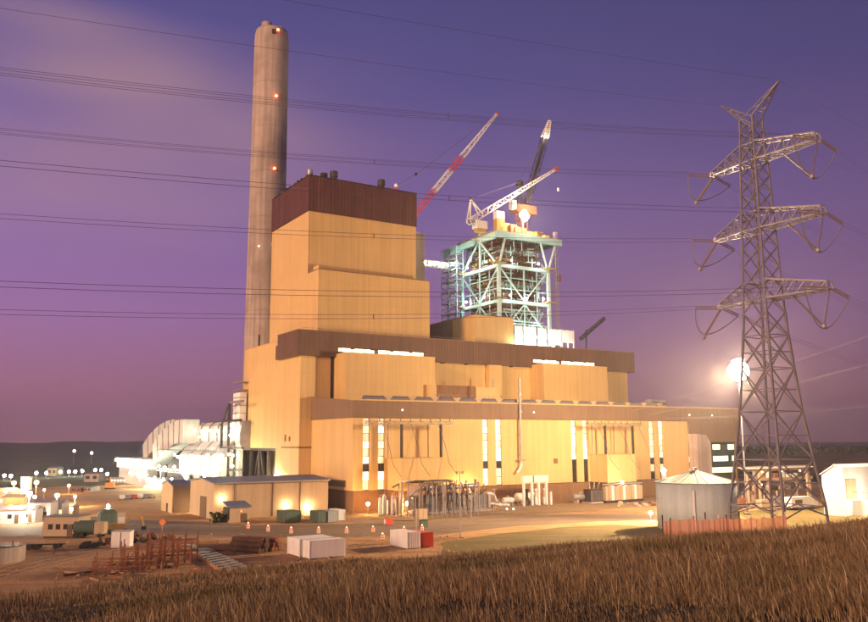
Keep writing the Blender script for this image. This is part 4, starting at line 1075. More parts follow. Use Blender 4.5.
for k, (p, lab, yy) in enumerate(((pk[0], 'thin earth wire to the left peak of the tower', 8), (pk[1], 'thin earth wire to the right peak of the tower', None))):
    if yy is not None: q = plane(0, yy, p, Vector((-DL.y, DL.x, 0)))
    else: q = plane(285, 0, p, Vector((-DL.y, DL.x, 0)))
    d1 = (q-p).dot(DL); zb = 0.0; tq = d1/300; S = max(4, (zb*tq-(q.z-p.z))/(4*tq*(1-tq)))
    line('earth_wire', lab, 'wire', p, p+DL*300, S, 1, 0, .02, 'earth wires')
    line('earth_wire', lab.replace('to the', 'leaving to the right from the'), 'wire', p, p+DRw*260+Vector((0, 0, -8)), 6, 1, 0, .02, 'earth wires')
nm2 = {'L1': 'top left', 'R1': 'top right', 'L2': 'middle left', 'R2': 'middle right', 'L3': 'bottom left', 'R3': 'bottom right'}
for k, a in ends_r.items():
    line('power_line', 'power line leaving to the right from the %s cross-arm' % nm2[k], 'power line', a, a+DRw*260+Vector((0, 0, -14)), 9, 2, .46, .016, 'power lines to the right')
# three feeders from the hall gantry, rising to the right
feed = (((690, 413), (868, 332)), ((737, 417), (868, 359)), ((700, 424.5), (868, 399)))
for k, (p, q) in enumerate(feed):
    a = Vector(W(100+k*7, -1.0, 27.5-k*1.2)); d2 = Vector((.97, -.24, 0)); n2 = Vector((-d2.y, d2.x, 0))
    e = plane(868, q[1], a, n2); b = a + (e-a)*1.8; b.z = e.z + (e.z-a.z)*.9
    line('feeder_line', ('upper', 'middle', 'lower')[k]+' pale feeder line rising to the right edge from the hall fascia', 'power line', a, b, 2.5, 2, .35, .035, 'feeder lines', (.3, .5), 'galv')
# ------------------------------------------------------------------ dust precipitators and ducts behind the bunker bay (floodlit)
UP_ = -6.0
pr = T('precipitator', 'floodlit pale precipitator casings in a row with hoppers and lamps', 'precipitator', UP_, 80)
def vz(px, py, u=UP_): q = FU(px, py, u); return q.y, q.z
edges = [243.5, 232, 220, 211.6, 203, 191.5]
for k in range(5):
    va, _ = vz(edges[k], 440); vb, _ = vz(edges[k+1], 440); _, zt = vz((edges[k]+edges[k+1])/2, 421.0-.4*k*0+.35*k); _, z0 = vz(edges[k], 446)
    z0 = 15.5
    poly = [(UP_, z0), (UP_-.9, z0+2.2), (UP_-1.1, zt-4), (UP_-.5, zt-1.6), (UP_+1.2, zt-.2), (UP_+5, zt), (UP_+15, zt), (UP_+15, z0)]
    s_ = pr.part('casing', MB().prism(poly, 'y', va+.35, vb-.35), 'duct')
    pr.part('casing_rib', MB().prism([(a-.25*(a < UP_+4), b+.2*(b > zt-2)) for a, b in poly], 'y', va-.3, va+.3), 'galv_dull', s_)
ed2 = [222.5, 212, 202.5, 192, 181]
for k in range(4):
    va, _ = vz(ed2[k], 450, UP_-5); vb, _ = vz(ed2[k+1], 450, UP_-5)
    zt = 18.4; zm = 13.6
    s_ = pr.part('inlet_hood', MB().prism([(UP_-1.3, zt), (UP_-1.3, zm), (UP_-5.5, zm-.3), (UP_-5.5, zm)], 'y', va+.1, vb-.1), 'pinkroof')
    pr.part('hood_rib', MB().bar((UP_-1.3, va, zt+.15), (UP_-5.6, va, zm+.15), .4), 'galv_dull', s_)
    pr.part('side_panel', MB().box(UP_-5.5, UP_-1.31, va+.15, vb-.15, 7.2, zm-.31), 'duct')
    pr.part('panel_rib', MB().box(UP_-5.8, UP_-5.503, va-.2, va+.2, 3, zm-.1), 'galv')
    m = (va+vb)/2; pr.part('hopper', MB().add([(UP_-5.3, va+.5, 7.19), (UP_-1.5, va+.5, 7.19), (UP_-1.5, vb-.5, 7.19), (UP_-5.3, vb-.5, 7.19), (UP_-3.6, m-.5, 2.6), (UP_-3.0, m-.5, 2.6), (UP_-3.0, m+.5, 2.6), (UP_-3.6, m+.5, 2.6)], [(0,1,2,3), (4,5,6,7), (0,1,5,4), (1,2,6,5), (2,3,7,6), (3,0,4,7)]), 'duct')
    pr.part('leg', MB().box(UP_-5.3, UP_-4.7, va-.3, va+.3, 0, 7), 'darksteel')
va = vz(240, 460)[0]; vb = vz(160, 470)[0]
for z, m_ in ((7.0, 'galv'), (15.2, 'galv_dull')):
    pr.part('walkway', MB().box(UP_-7.5, UP_-5.6, va, vb-25*(z > 10), z, z+.2), m_)
    g = MB()
    n = 26
    for k in range(n+1):
        v_ = va+(vb-25*(z > 10)-va)*k/n; g.bar((UP_-7.4, v_, z+.2), (UP_-7.4, v_, z+1.3), .1)
    for h in (.75, 1.3): g.bar((UP_-7.4, va, z+h), (UP_-7.4, vb-25*(z > 10), z+h), .1)
    pr.part('handrail', g, 'white')
pr.part('base_building', MB().box(UP_-8.5, UP_+10, vz(232, 480)[0], vb+6, 0, 3.8), 'white')
pr.part('base_roof', MB().box(UP_-8.8, UP_+10.2, vz(232, 480)[0]-.3, vb+6.3, 3.803, 4.1), 'galv')
for k in range(9):
    v_ = vz(232, 480)[0]+4+k*8.5; pr.part('base_window', MB().box(UP_-8.6, UP_-8.503, v_, v_+4.2, 1.2, 3.0), 'lit_window')
# lamps strung along the walkways
def dots(py, xs, u, r, s, m_=MERC):
    for px in xs:
        v_, z = vz(px+random.uniform(-1.2, 1.2), py+random.uniform(-1.3, 1.3), u); pr.part('lamp', MB().sphere((u, v_, z), r*.8, 8, 5), bulbmat(m_, s*4.5))
dots(431, (184, 189, 196, 203, 210, 217, 224, 231), UP_-3.2, .42, 26)
dots(436, (199, 214, 229, 238), UP_-3.2, .38, 20)
dots(456, (174, 178, 184, 191, 199, 207, 214, 221), UP_-8.2, .5, 34)
dots(467, (150, 158, 166, 175, 186, 197, 209, 222, 233), UP_-8.2, .5, 34)
dots(478, (139, 147, 155, 163, 172, 186, 204), UP_-9.2, .45, 26)
dots(487, (138, 146, 152, 158, 166), UP_-10, .45, 24, WHITE)
dots(455, (228, 233, 238), UP_-5, .5, 26, WHITE)
# the two big curved ducts at the far end
def sweep(path, u0, u1, h):
    pts = [Vector(p) for p in path]; g = MB(); prev = None
    for i, p in enumerate(pts):
        d = (pts[min(i+1, len(pts)-1)]-pts[max(i-1, 0)]).normalized(); n = Vector((-d.y, d.x))*h/2
        ring = [(u0, p.x+n.x, p.y+n.y), (u1, p.x+n.x, p.y+n.y), (u1, p.x-n.x, p.y-n.y), (u0, p.x-n.x, p.y-n.y)]
        b = len(g.v); g.v += ring
        if i: g.f += [(b-4+k, b-4+(k+1) % 4, b+(k+1) % 4, b+k) for k in range(4)]
    g.f += [(0, 1, 2, 3), (len(g.v)-1, len(g.v)-2, len(g.v)-3, len(g.v)-4)]; return g
def curve(ctrl, u, n=22):
    P = [Vector(vz(x, y, u)) for x, y in ctrl]; out = []
    for i in range(len(P)-1):
        a, b, c, d = P[max(i-1, 0)], P[i], P[i+1], P[min(i+2, len(P)-1)]
        for t in np.linspace(0, 1, 7)[:-1]: out.append(.5*((2*b)+(c-a)*t+(2*a-5*b+4*c-d)*t*t+(3*b-a-3*c+d)*t**3))
    return out + [P[-1]]
for k, (u0, u1, ctrl, lab) in enumerate(((UP_-6.5, UP_-.4, ((191, 431.5), (183, 432.5), (175, 437.5), (166.5, 445.5), (160, 455)), 'nearer curved gas duct, lit from below'), (UP_+.6, UP_+7, ((182, 430), (174, 431.5), (165, 436.5), (156.5, 444.5), (150, 454)), 'farther curved gas duct, seen beyond the first'))):
    dd = T('gas_duct', 'big pale '+lab, 'duct', u0, vz(170, 440)[0], group='curved gas ducts')
    pth = curve(ctrl, (u0+u1)/2 if k else UP_-3.5)
    dd.part('duct_body', sweep(pth, u0, u1, 8.8), 'duct', smooth=False)
    for i in range(3, len(pth)-2, 4):
        a = pth[i]; d = (pth[i+1]-pth[i-1]).normalized(); n = Vector((-d.y, d.x))*4.45
        dd.part('stiffener', MB().bar((u0-.12, a.x+n.x, a.y+n.y), (u0-.12, a.x-n.x, a.y-n.y), .3), 'galv_dull')
    e = pth[-1]; dd.part('leg', MB().box(u0+2, u0+3, e.x-2, e.x-1, 0, e.y-2.5).box(u1-1, u1-.3, e.x-2, e.x-1, 0, e.y-2.5), 'darksteel')
fb = T('fan_platform', 'round-edged platform ringed with lamps under the curved gas ducts', 'platform', UP_-6, vz(150, 455)[0])
v0_, v1_ = vz(167, 456)[0], vz(137, 456)[0]
zpl = vz(150, 458)[1]
fb.part('deck', MB().box(UP_-9, UP_+9, v0_, v1_+4, zpl-.8, zpl), 'duct')
fb.part('skirt', MB().box(UP_-8.4, UP_+8.4, v0_+.8, v1_+3, zpl-4.5, zpl-.803), 'white')
fb.part('fan_house', MB().box(UP_-7.5, UP_+7.5, v0_+2, v1_+1.5, 0, zpl-4.503), 'duct')
for k in range(11):
    v_ = v0_+(v1_-v0_)*k/10; fb.part('lamp', MB().sphere((UP_-9.4, v_, zpl-1.2), .55, 8, 5), bulbmat(WHITE, 170))
for k in range(6): fb.part('lamp', MB().sphere((UP_-8.0, v0_+3+k*7, 5.0+(k % 2)*2.5), .5, 8, 5), bulbmat(MERC, 60))
# dark pipe rack and white riser beside the bunker bay
rk = T('pipe_rack', 'dark steel pipe rack with sloping strut beside the raised yellow block', 'steel frame', -9, 80)
for px, pt in ((222, 424), (229.8, 401.5)):
    v_, z = vz(px, pt, -9); rk.part('post', MB().box(-9.35, -8.65, v_-.35, v_+.35, 0, z), 'darksteel')
a = vz(222, 424.5, -9); b = vz(229.6, 402.5, -9); c = vz(243, 401, -9); d = vz(222, 421, -9); e = vz(241, 420, -9)
rk.part('strut', MB().bar((-9, *a), (-9, *b), .5), 'darksteel'); rk.part('beam', MB().bar((-9, *b), (-9, *c), .7), 'galv_dull'); rk.part('beam', MB().bar((-9, *d), (-9, *e), .7), 'darksteel')
for py in (448, 470): p, q = vz(222, py, -9), vz(243, py, -9); rk.part('beam', MB().bar((-9, *p), (-9, *q), .6), 'darksteel')
p, q = vz(223, 452, -9), vz(229.5, 478, -9); rk.part('brace', MB().bar((-9, *p), (-9, *q), .35), 'darksteel')
rs_ = T('riser_duct', 'white vertical riser duct against the raised yellow block', 'duct', -5.2, 77)
p, q = vz(243, 410, -5.5), vz(236.2, 410, -5.5); zt = vz(240, 393, -5.5)[1]; zb = vz(240, 428, -5.5)[1]
rs_.part('shaft', MB().box(-6.6, -4.4, p[0], q[0], zb, zt), 'white')
rs_.part('bellows', MB().sphere((-5.5, (p[0]+q[0])/2, zb-.5), 1.9, 10, 6), 'white')
rs_.part('support', MB().box(-6.2, -4.8, p[0]+.8, q[0]-.8, 0, zb-2), 'duct')
for k in range(6): rs_.part('flange', MB().box(-6.85, -4.2, p[0]-.15, q[0]+.15, zb+2+k*2.6, zb+2.25+k*2.6), 'galv')
rs_.part('lamp', MB().sphere((-7.3, q[0], zb+1), .5, 8, 5), bulbmat(WHITE, 30))

# ------------------------------------------------------------------ low warehouse and sheds
wh = T('warehouse', 'long low tan warehouse with blue-grey roof in front of the plant', 'warehouse', -35.3, 2.4)
wu0, wu1, wv0, wv1, we, wr = -35.3, FV(328, 500, 2.4).x, 2.4, 22.4, 8.3, 9.15
wh.part('wall', MB().box(wu0, wu1, wv0, wv1, 0, we), 'shed')
wh.part('gable', MB().prism([(wv0, we+.003), (wv1, we+.003), ((wv0+wv1)/2, wr)], 'x', wu0, wu0+.3), 'shed')
mv = (wv0+wv1)/2
wh.part('roof', MB().prism([(wv0-.5, we), (mv, wr+.1), (mv, wr+.35), (wv0-.5, we+.3)], 'x', wu0-.4, wu1+.3), 'roofblue')
wh.part('roof', MB().prism([(wv1+.5, we), (mv, wr+.1), (mv, wr+.35), (wv1+.5, we+.3)], 'x', wu0-.4, wu1+.3), 'roofblue')
wh.part('gutter', MB().box(wu0-.4, wu1+.3, wv0-.75, wv0-.503, we-.05, we+.2), 'galv')
for px in (234, 272.5, 300): x = FV(px, 500, 2.4).x; wh.part('downpipe', MB().box(x-.09, x+.09, wv0-.2, wv0-.003, .1, we), 'shed_dark')
wh.part('roller_door', MB().box(wu0-.12, wu0-.003, 8, 13, 0, 5), 'shed_dark')
for px, py in ((286.5, 505.5), (308, 507.5), (222, 499)):
    p = FV(px, py, 2.0); l_ = wh.part('wall_lamp', MB().sphere((p.x, 1.6, p.z), .34, 10, 6), bulbmat(WARM, watts((900, 1500, 700)[(286.5, 308, 222).index(px)], .34)))
    wh.part('lamp_arm', MB().box(p.x-.06, p.x+.06, 1.95, 2.397, p.z+.1, p.z+.25), 'dark', l_)
p = FU(181, 505, wu0); 
q = GB(172.5, 513.2); s0 = GB(162.5, 510)
sm = T('store_building', 'small narrow store with brown side left of the long warehouse', 'building', q.x, q.y)
su1 = FV(189.5, 500, q.y).x; hh = FV(172.5, 486, q.y).z
sm.part('wall', MB().box(q.x, su1+3, q.y+.003, q.y+11, 0, hh), 'shed_dark')
sm.part('end_wall', MB().prism([(q.y, 0), (q.y+11, 0), (q.y+11, hh), (q.y+5.5, hh+1.1), (q.y, hh)], 'x', q.x-.25, q.x-.003), 'shed')
sm.part('roof', MB().prism([(q.y-.3, hh), (q.y+5.5, hh+1.15), (q.y+5.5, hh+1.35), (q.y-.3, hh+.2)], 'x', q.x-.5, su1+3.2), 'roofblue')
sm.part('roof', MB().prism([(q.y+11.3, hh), (q.y+5.5, hh+1.15), (q.y+5.5, hh+1.35), (q.y+11.3, hh+.2)], 'x', q.x-.5, su1+3.2), 'roofblue')
sm.part('door', MB().box(q.x-.32, q.x-.253, q.y+4, q.y+5.6, 0, 2.3), 'dark')
q = GB(229.5, 523)
sd = T('shed', 'small tan lean-to shed in front of the long warehouse', 'shed', q.x, q.y)
du = FV(250, 515, q.y).x-q.x; hh = FV(229.5, 508, q.y).z
sd.part('wall', MB().box(q.x, q.x+du, q.y, q.y+4.5, 0, hh), 'shed')
sd.part('roof', MB().prism([(q.y-.3, hh), (q.y+4.9, hh+1.0), (q.y+4.9, hh+1.2), (q.y-.3, hh+.2)], 'x', q.x-.3, q.x+du+.3), 'roofblue')
sd.part('dark_opening_sheet', MB().prism([(q.y+.2, hh*.2), (q.y+4.3, hh*.2), (q.y+4.3, hh), (q.y+.2, hh)], 'x', q.x-.2, q.x-.05), 'dark')  # dark sheet standing in for the shaded opening on this side
sd.part('door', MB().box(q.x+du*.55, q.x+du*.85, q.y-.08, q.y-.003, 0, 2.0), 'shed_dark')
sd.part('sign_light', MB().sphere((q.x+du*.55, q.y-.2, 2.5), .14, 8, 5), bulbmat(RED, 8))
q = GB(221, 523)
g = MB()
for k in range(90):
    c = Vector((q.x+random.uniform(-1.8, 1.8), q.y+random.uniform(0, 2.6), random.uniform(.2, 2.6)*(1-.1*abs(k % 5)))); r = random.uniform(.25, .6)
    a = Vector((random.uniform(-1, 1), random.uniform(-1, 1), random.uniform(-1, 1))).normalized()*r; b = a.cross(Vector((random.random(), random.random(), random.random()))).normalized()*r
    g.add([c-a, c+b, c+a, c-b], [(0, 1, 2, 3)])
bu = T('bush', 'dark bush beside the small lean-to shed', 'bush', q.x, q.y+1.3)
bu.part('crown', g, 'leaf'); bu.part('stem', MB().tube((q.x, q.y+1.3, 0), (q.x, q.y+1.3, 1.2), .12, .08, 6), 'wood')

# floods on poles, added to brighten the ducts and casings
for k, (t_, px, z_, pw_) in enumerate(((fb, 146, 5.5, .9e4), (fb, 160, 8.0, .6e4), (pr, 184, 8.5, .5e4), (pr, 204, 9.0, .4e4))):
    v_ = vz(px, 470, UP_-12)[0]
    ld = bpy.data.lights.new('added_flood', 'POINT'); ld.energy = pw_; ld.color = (.92, 1, .80); ld.shadow_soft_size = .3
    lo = bpy.data.objects.new('added_flood', ld); COL.objects.link(lo); lo.parent = t_.root; lo.location = Vector((UP_-12, v_, z_))-Vector(t_.off)
    t_.part('added_flood_head', MB().sphere((UP_-11.6, v_+.8, z_), .4, 10, 6), bulbmat((.92, 1, .80), 60)); t_.part('added_flood_pole', MB().tube((UP_-11.6, v_+.8, 0), (UP_-11.6, v_+.8, z_-.38), .1, n=6), 'galv')
# ------------------------------------------------------------------ helpers for yard things
def put(px, py): p = G(px, py); return (p.x, p.y, 0)
def mpp(px, py): p = G(px, py); return (p-CAMP).length/FPX      # metres per pixel there
def ribbed(name, label, loc, rot, L_, Wd, H, m_, group=None, door=True, cat='container'):
    t = T(name, label, cat, world=loc, rot=rot, group=group)
    t.part('body', MB().box(-L_/2, L_/2, -Wd/2, Wd/2, .12, H), m_)
    for x in (-L_/2, L_/2):
        for y in (-Wd/2, Wd/2): t.part('corner_post', MB().box(x-.07, x+.07, y-.07, y+.07, 0, H+.03), m_ if isinstance(m_, str) else 'white')
    t.part('top_rail', MB().box(-L_/2+.071, L_/2-.071, -Wd/2-.05, -Wd/2+.05, H-.08, H+.04), m_)
    if door:
        t.part('door', MB().box(-L_/2-.06, -L_/2-.003, -Wd/2+.1, -.03, .2, H-.15), m_); t.part('door', MB().box(-L_/2-.06, -L_/2-.003, .03, Wd/2-.1, .2, H-.15), m_)
    return t
# --- white site cabins and containers
a = G(310, 559.7)
for k, lab in enumerate(('white site cabin nearest the grassy hill, front one of the pair', 'white site cabin behind the front white cabin')):
    c = a + UU*3.0 + VV*(1.35+k*3.4)
    if k: c = a + UU*2.6 + VV*(5.6)
    t = ribbed('site_cabin', lab, (c.x, c.y, 0), PR, 6.06, 2.5 if k == 0 else 5.0, 2.75, 'white', 'white site cabins', True, 'cabin')
    t.part('skid', MB().box(-3, 3, -.9, -.6, 0, .118), 'dark')
a = G(408, 549.5)
c = a + UU*1.22 + VV*3.1; ribbed('container', 'white container standing end-on beside the red container', (c.x, c.y, 0), PR, 2.44, 6.06, 2.75, 'white_rib', None, False)
c = a + UU*3.9 + VV*3.3; ribbed('container', 'red container next to the white one', (c.x, c.y, 0), PR, 2.44, 6.06, 2.5, 'red', None, False)
for px, py, mm, lab, L_ in ((293, 522.5, 'green_box', 'dark green container in front of the warehouse', 3.8), (324, 523, 'green_box', 'dark green container at the warehouse corner', 2.4), (333.5, 522.5, 'grey_box', 'grey-blue container right of the dark green one', 2.4), (342, 521, 'white_rib', 'narrow pale container at the end of the row', 1.7)):
    p = Vector(put(px, py)) + VV*2.6; ribbed('container', lab, tuple(p), PR, L_, 5.0, 2.5, mm, None, False)
p = Vector(put(388.5, 525)); t = T('fire_hose_box', 'small red box with white front in the yard', 'box', world=tuple(p), rot=PR)
t.part('body', MB().box(-.7, .7, -.6, .6, .1, 1.5), 'red'); t.part('front', MB().box(-.95, -.703, -.4, .4, .3, 1.2), 'white'); t.part('foot', MB().box(-.5, .5, -.4, .4, 0, .098), 'dark')
p = Vector(put(422, 520.5)); t = T('switch_cabinet', 'beige switch cabinet in the transformer yard', 'cabinet', world=tuple(p), rot=PR)
t.part('body', MB().box(-1.2, 1.2, -.5, .5, .3, 2.6), 'shed'); t.part('door', MB().box(-1.1, -.02, -.56, -.503, .4, 2.5), 'shed'); t.part('door', MB().box(.02, 1.1, -.56, -.503, .4, 2.5), 'shed'); t.part('plinth', MB().box(-1.2, 1.2, -.5, .5, 0, .298), 'concrete')
p = Vector(put(423.5, 527.5)); t = T('pump_box', 'dark green pump box below the beige cabinet', 'box', world=tuple(p), rot=PR)
t.part('body', MB().box(-.8, .8, -.5, .5, 0, 1.5), 'green_box'); t.part('lid', MB().box(-.85, .85, -.55, .55, 1.503, 1.6), 'dark')
# --- traffic drums along the road
dr_me = MB().lathe([(.30, 0), (.33, .05), (.33, 1.05), (.30, 1.1)], n=12).mesh('drum_body', 'orange', smooth=True)
bd_me = MB().lathe([(.335, 0), (.345, .02), (.345, .2), (.335, .22)], n=12).mesh('drum_band', 'white', smooth=True)
lt_me = MB().sphere((0, 0, 0), .17, 8, 5).mesh('drum_light', bulbmat(WARM, 1.6))
dl = ((248, 529), (268, 532), (291, 534), (318.5, 534), (346.5, 534), (373, 533), (382.5, 540.5), (404, 533.5), (422, 531.5))
ords = ('leftmost', 'second from the left', 'third from the left', 'fourth from the left', 'fifth from the left', 'sixth from the left', 'seventh from the left, nearer than the rest', 'second from the right', 'rightmost')
for (px, py), o_ in zip(dl, ords):
    t = T('traffic_drum', 'orange and white traffic drum, %s along the road' % o_, 'drum', world=put(px, py), group='traffic drums along the road')
    t.inst('drum', dr_me, (0, 0, 0)); t.inst('band', bd_me, (0, 0, .25)); t.inst('band', bd_me, (0, 0, .65)); t.inst('light', lt_me, (0, 0, 1.26))
# --- road sign
p = put(162, 534); t = T('road_sign', 'orange diamond warning sign beside the yard road', 'sign', world=p)
t.part('post', MB().box(-.05, .05, -.05, .05, 0, 3.0), 'galv'); o = t.part('plate', MB().prism([(0, -.75), (.75, 0), (0, .75), (-.75, 0)], 'y', -.09, -.06), 'orange'); o.location = (0, 0, 2.3)

# --- lamp posts
LP = {}
def lamp_post(px, py, pyl, col, P, label, r=.3, arm=0.0, group='street lamps'):
    p = G(px, py); h = AT(px, pyl, math.hypot(p.x, p.y)).z
    t = T('lamp_post', label, 'street lamp', world=(p.x, p.y, 0), group=group)
    t.part('pole', MB().tube((0, 0, 0), (0, 0, h-r*.9), .11, .07, 8), 'galv'); t.part('base', MB().lathe([(.22, 0), (.22, .35), (.12, .45)], n=8), 'galv_dull')
    t.part('lamp', MB().sphere((0, 0, h), r, 10, 6), bulbmat(col, watts(P, r) if P < 2600 else 22)); 
    if P >= 2600:
        ld = bpy.data.lights.new('lamp_light', 'POINT'); ld.energy = P; ld.color = col; ld.shadow_soft_size = .12
        lo = bpy.data.objects.new('lamp_light', ld); COL.objects.link(lo); lo.parent = t.root; lo.location = (0, -r-.35, h-.2)
    t.part('hood', MB().lathe([(r*1.3, 0), (r*.4, r*.4)], (0, 0, h+r*.95), 8), 'dark')
    return t
lamp_post(27.5, 524, 493.5, WHITE, 16000, 'very bright lamp post in the middle of the lit compound at left', .6)
lamp_post(33.5, 514, 497, SODIUM, 2500, 'shorter lamp post right behind the brightest one', .4)
lamp_post(56, 517, 495.5, WARM, 13000, 'lamp post at the right end of the lit compound', .55)
lamp_post(74.5, 507, 496.5, WARM, 6000, 'lone lamp post right of the lit compound', .42)
lamp_post(12.5, 506, 483, SODIUM, 10000, 'tall orange lamp left of the lit tower', .6)
lamp_post(35, 505, 482.5, SODIUM, 11000, 'tall orange lamp right of the lit tower', .65)
lamp_post(68.5, 494, 485.5, (1, .35, .1), 3500, 'reddish lamp beyond the lone lamp post', .5)
lamp_post(43.5, 501, 490, WARM, 900, 'small lamp between the two tall orange lamps and the lone post', .3)
lamp_post(4, 514, 491, SODIUM, 2500, 'orange lamp at the very left edge', .45)
lamp_post(193, 513.5, 505, WARM, 1800, 'short lamp post at the warehouse gable', .3)
far = ((4, 475.6), (10.5, 476), (36, 473), (46, 473), (60, 472), (68.5, 471.6), (75, 471.6), (82, 471), (90, 473), (95, 470), (101, 470), (107, 474))
fo = ('first', 'second', 'third', 'fourth', 'fifth', 'sixth', 'seventh', 'eighth', 'ninth', 'tenth', 'eleventh', 'twelfth')
for (px, py), o_ in zip(far, fo): lamp_post(px, py+5.0, py, MERC, 2500, '%s from the left of the far white lamps below the hills' % o_, .75, group='far white lamps')
for k, (px, py) in enumerate(((74.2, 452.3), (91.6, 454.2))):
    p = AT(px, py, 760); t = T('lamp_post', ('left', 'right')[k]+' one of the two warm lamps in front of the dark hills', 'street lamp', world=(p.x, p.y, 0), group='lamps before the hills')
    t.part('pole', MB().tube((0, 0, 0), (0, 0, p.z), .15, .1, 6), 'galv'); t.part('lamp', MB().sphere((0, 0, p.z+1), 1.15, 8, 6), bulbmat(WHITE, 9)); t.part('hood', MB().lathe([(1.2, 0), (.3, .4)], (0, 0, p.z+2.15), 8), 'dark')
# --- the floodlight mast: the brightest lamp in the picture, behind the lattice tower
p = AT(738.5, 371, 220); MH = p.z
fm = T('floodlight_mast', 'tall mast with a blazing ring of floodlights behind the lattice tower', 'floodlight', world=(p.x, p.y, 0))
fm.part('mast', MB().tube((0, 0, 0), (0, 0, MH+.4), .24, .13, 10), 'galv'); fm.part('base', MB().box(-.7, .7, -.7, .7, 0, .5), 'concrete')
fm.part('ring', MB().lathe([(1.05, -.1), (1.2, -.1), (1.2, .1), (1.05, .1)], (0, 0, MH+.9), 20), 'galv')
fm.part('glare_ball', MB().sphere((0, 0, MH), 2.5, 28, 18), bulbmat((1, .80, .52), 90))  # oversized glowing ball stands in for the glare of the lamps
fm.part('hood', MB().lathe([(1.6, 0), (1.2, .35), (.3, .6)], (0, 0, MH+2.55), 16), 'galv_dull')
for k, (px, py, pw_, ang) in enumerate(((325, 548, .75e6, 74),)):      # its aimed floodlights
    ld = bpy.data.lights.new('flood_beam', 'SPOT'); ld.energy = pw_; ld.color = (1, .68, .38); ld.spot_size = R(ang); ld.spot_blend = .75; ld.shadow_soft_size = .5
    lo = bpy.data.objects.new('flood_beam', ld); COL.objects.link(lo); lo.parent = fm.root; src = Vector((-1.6, -3.4, MH-1.5)); lo.location = src
    lo.rotation_euler = (G(px, py)-(Vector((p.x, p.y, 0))+src)).to_track_quat('-Z', 'Y').to_euler()
for k, c in enumerate(((-1.0, -4.4, -.5), (-4.4, .6, .6), (.4, -1.4, 4.6), (.3, -1.2, -4.8))):      # and its spill light all round
    ld = bpy.data.lights.new('flood_glow', 'POINT'); ld.energy = 8.2e4; ld.color = (1, .70, .42); ld.shadow_soft_size = 1.2
    lo = bpy.data.objects.new('flood_glow', ld); COL.objects.link(lo); lo.parent = fm.root; lo.location = (c[0], c[1], MH+c[2])
# --- facade lamps low down, in front of the hall
for k, (px, py, v_, P, lab) in enumerate(((368, 504, -7.5, 4200, 'starry lamp low at the left corner of the hall'), (407, 503.5, -8.8, 6000, 'lamp glowing among the transformers'), (469.5, 488, -3.0, 5000, 'lamp washing the wall right of the transformers'), (433, 505, -9.5, 3000, 'small lamp deep between the two transformers'))):
    q = FV(px, py, v_); t = T('yard_lamp', lab, 'lamp', q.x, v_, group='lamps along the foot of the hall')
    t.part('post', MB().tube((q.x, v_, 0), (q.x, v_, q.z-.35), .1, n=6), 'galv'); t.part('bulb', MB().sphere((q.x, v_, q.z), .42, 10, 6), bulbmat(SODIUM if k != 2 else (1, .52, .18), watts(P, .42))); t.part('visor', MB().box(q.x-.4, q.x+.4, v_-.3, v_+.3, q.z+.45, q.z+.55), 'dark')
q = W(-2.5, 60)
t = T('yard_lamp', 'bright lamp under the raised block above the warehouse roof', 'lamp', -5.2, 43.5); z_ = FV(275, 477, 43.5).z; x_ = FV(275, 477, 43.5).x
t.part('bulb', MB().sphere((x_, 43.5, z_), .55, 10, 6), bulbmat(WARM, watts(9000, .55))); t.part('post', MB().tube((x_, 43.5, 0), (x_, 43.5, z_-.5), .12, n=6), 'galv')

# ------------------------------------------------------------------ transformers and pipework in front of the hall
def bushing(t, a, d, L_, parent=None):
    a = Vector(a); d = Vector(d).normalized(); g = MB(); n = 9
    for i in range(n):
        p = a+d*L_*(i/n); q = a+d*L_*((i+.7)/n); r = .34-.16*i/n; g.tube(p, q, r, r*.6, n=8)
    g.tube(a, a+d*L_*1.08, .1, n=6); return t.part('bushing', g, 'porcelain', parent)
def transformer(label, u, v, rot=0):
    t = T('transformer', label, 'transformer', u, v, group='transformers in front of the hall')
    tk = t.part('tank', MB().box(u-3.6, u+3.6, v-1.7, v+1.7, .5, 4.6), 'galv_dull')
    t.part('plinth', MB().box(u-4.4, u+4.4, v-2.6, v+2.6, 0, .498), 'concrete')
    for k in range(9): t.part('stiffener', MB().box(u-3.4+k*.8, u-3.25+k*.8, v-1.85, v-1.703, .7, 4.5), 'galv_dull', tk)
    for s in (-1, 1):
        for k in range(7): t.part('radiator_fin', MB().box(u+s*4.0-.35, u+s*4.0+.35, v-2.0+k*.6, v-1.75+k*.6, .9, 4.2), 'galv')
    t.part('conservator', MB().tube((u-2.6, v+1.1, 6.3), (u+2.2, v+1.1, 6.3), .62, n=12), 'galv')
    for x in (-2, 1.6): t.part('conservator_leg', MB().box(u+x-.1, u+x+.1, v+1.0, v+1.2, 4.603, 5.7), 'galv_dull')
    for k in (-1, 0, 1): bushing(t, (u+k*2.1, v-.5, 4.6), (k*.35, -.35, 1), 3.6)
    for k in (-1, 1): bushing(t, (u+k*1.3, v-1.5, 4.3), (k*.5, -.9, .75), 2.6)
    t.part('pipe', MB().path([(u+2.2, v+1.1, 6.0), (u+3, v+.6, 5.6), (u+3, v, 4.7)], .14, 6), 'galv')
    t.part('control_box', MB().box(u-2.9, u-1.8, v-2.1, v-1.86, 1.2, 2.8), 'shed')
    return t
for px, py, lab in ((401, 510, 'left transformer with slanting bushings below the first bay'), (430, 509, 'middle transformer with slanting bushings below the first bay'), (449, 508, 'right transformer with slanting bushings beside the tall pole')):
    q = GB(px, py); transformer(lab, q.x, -12.5)
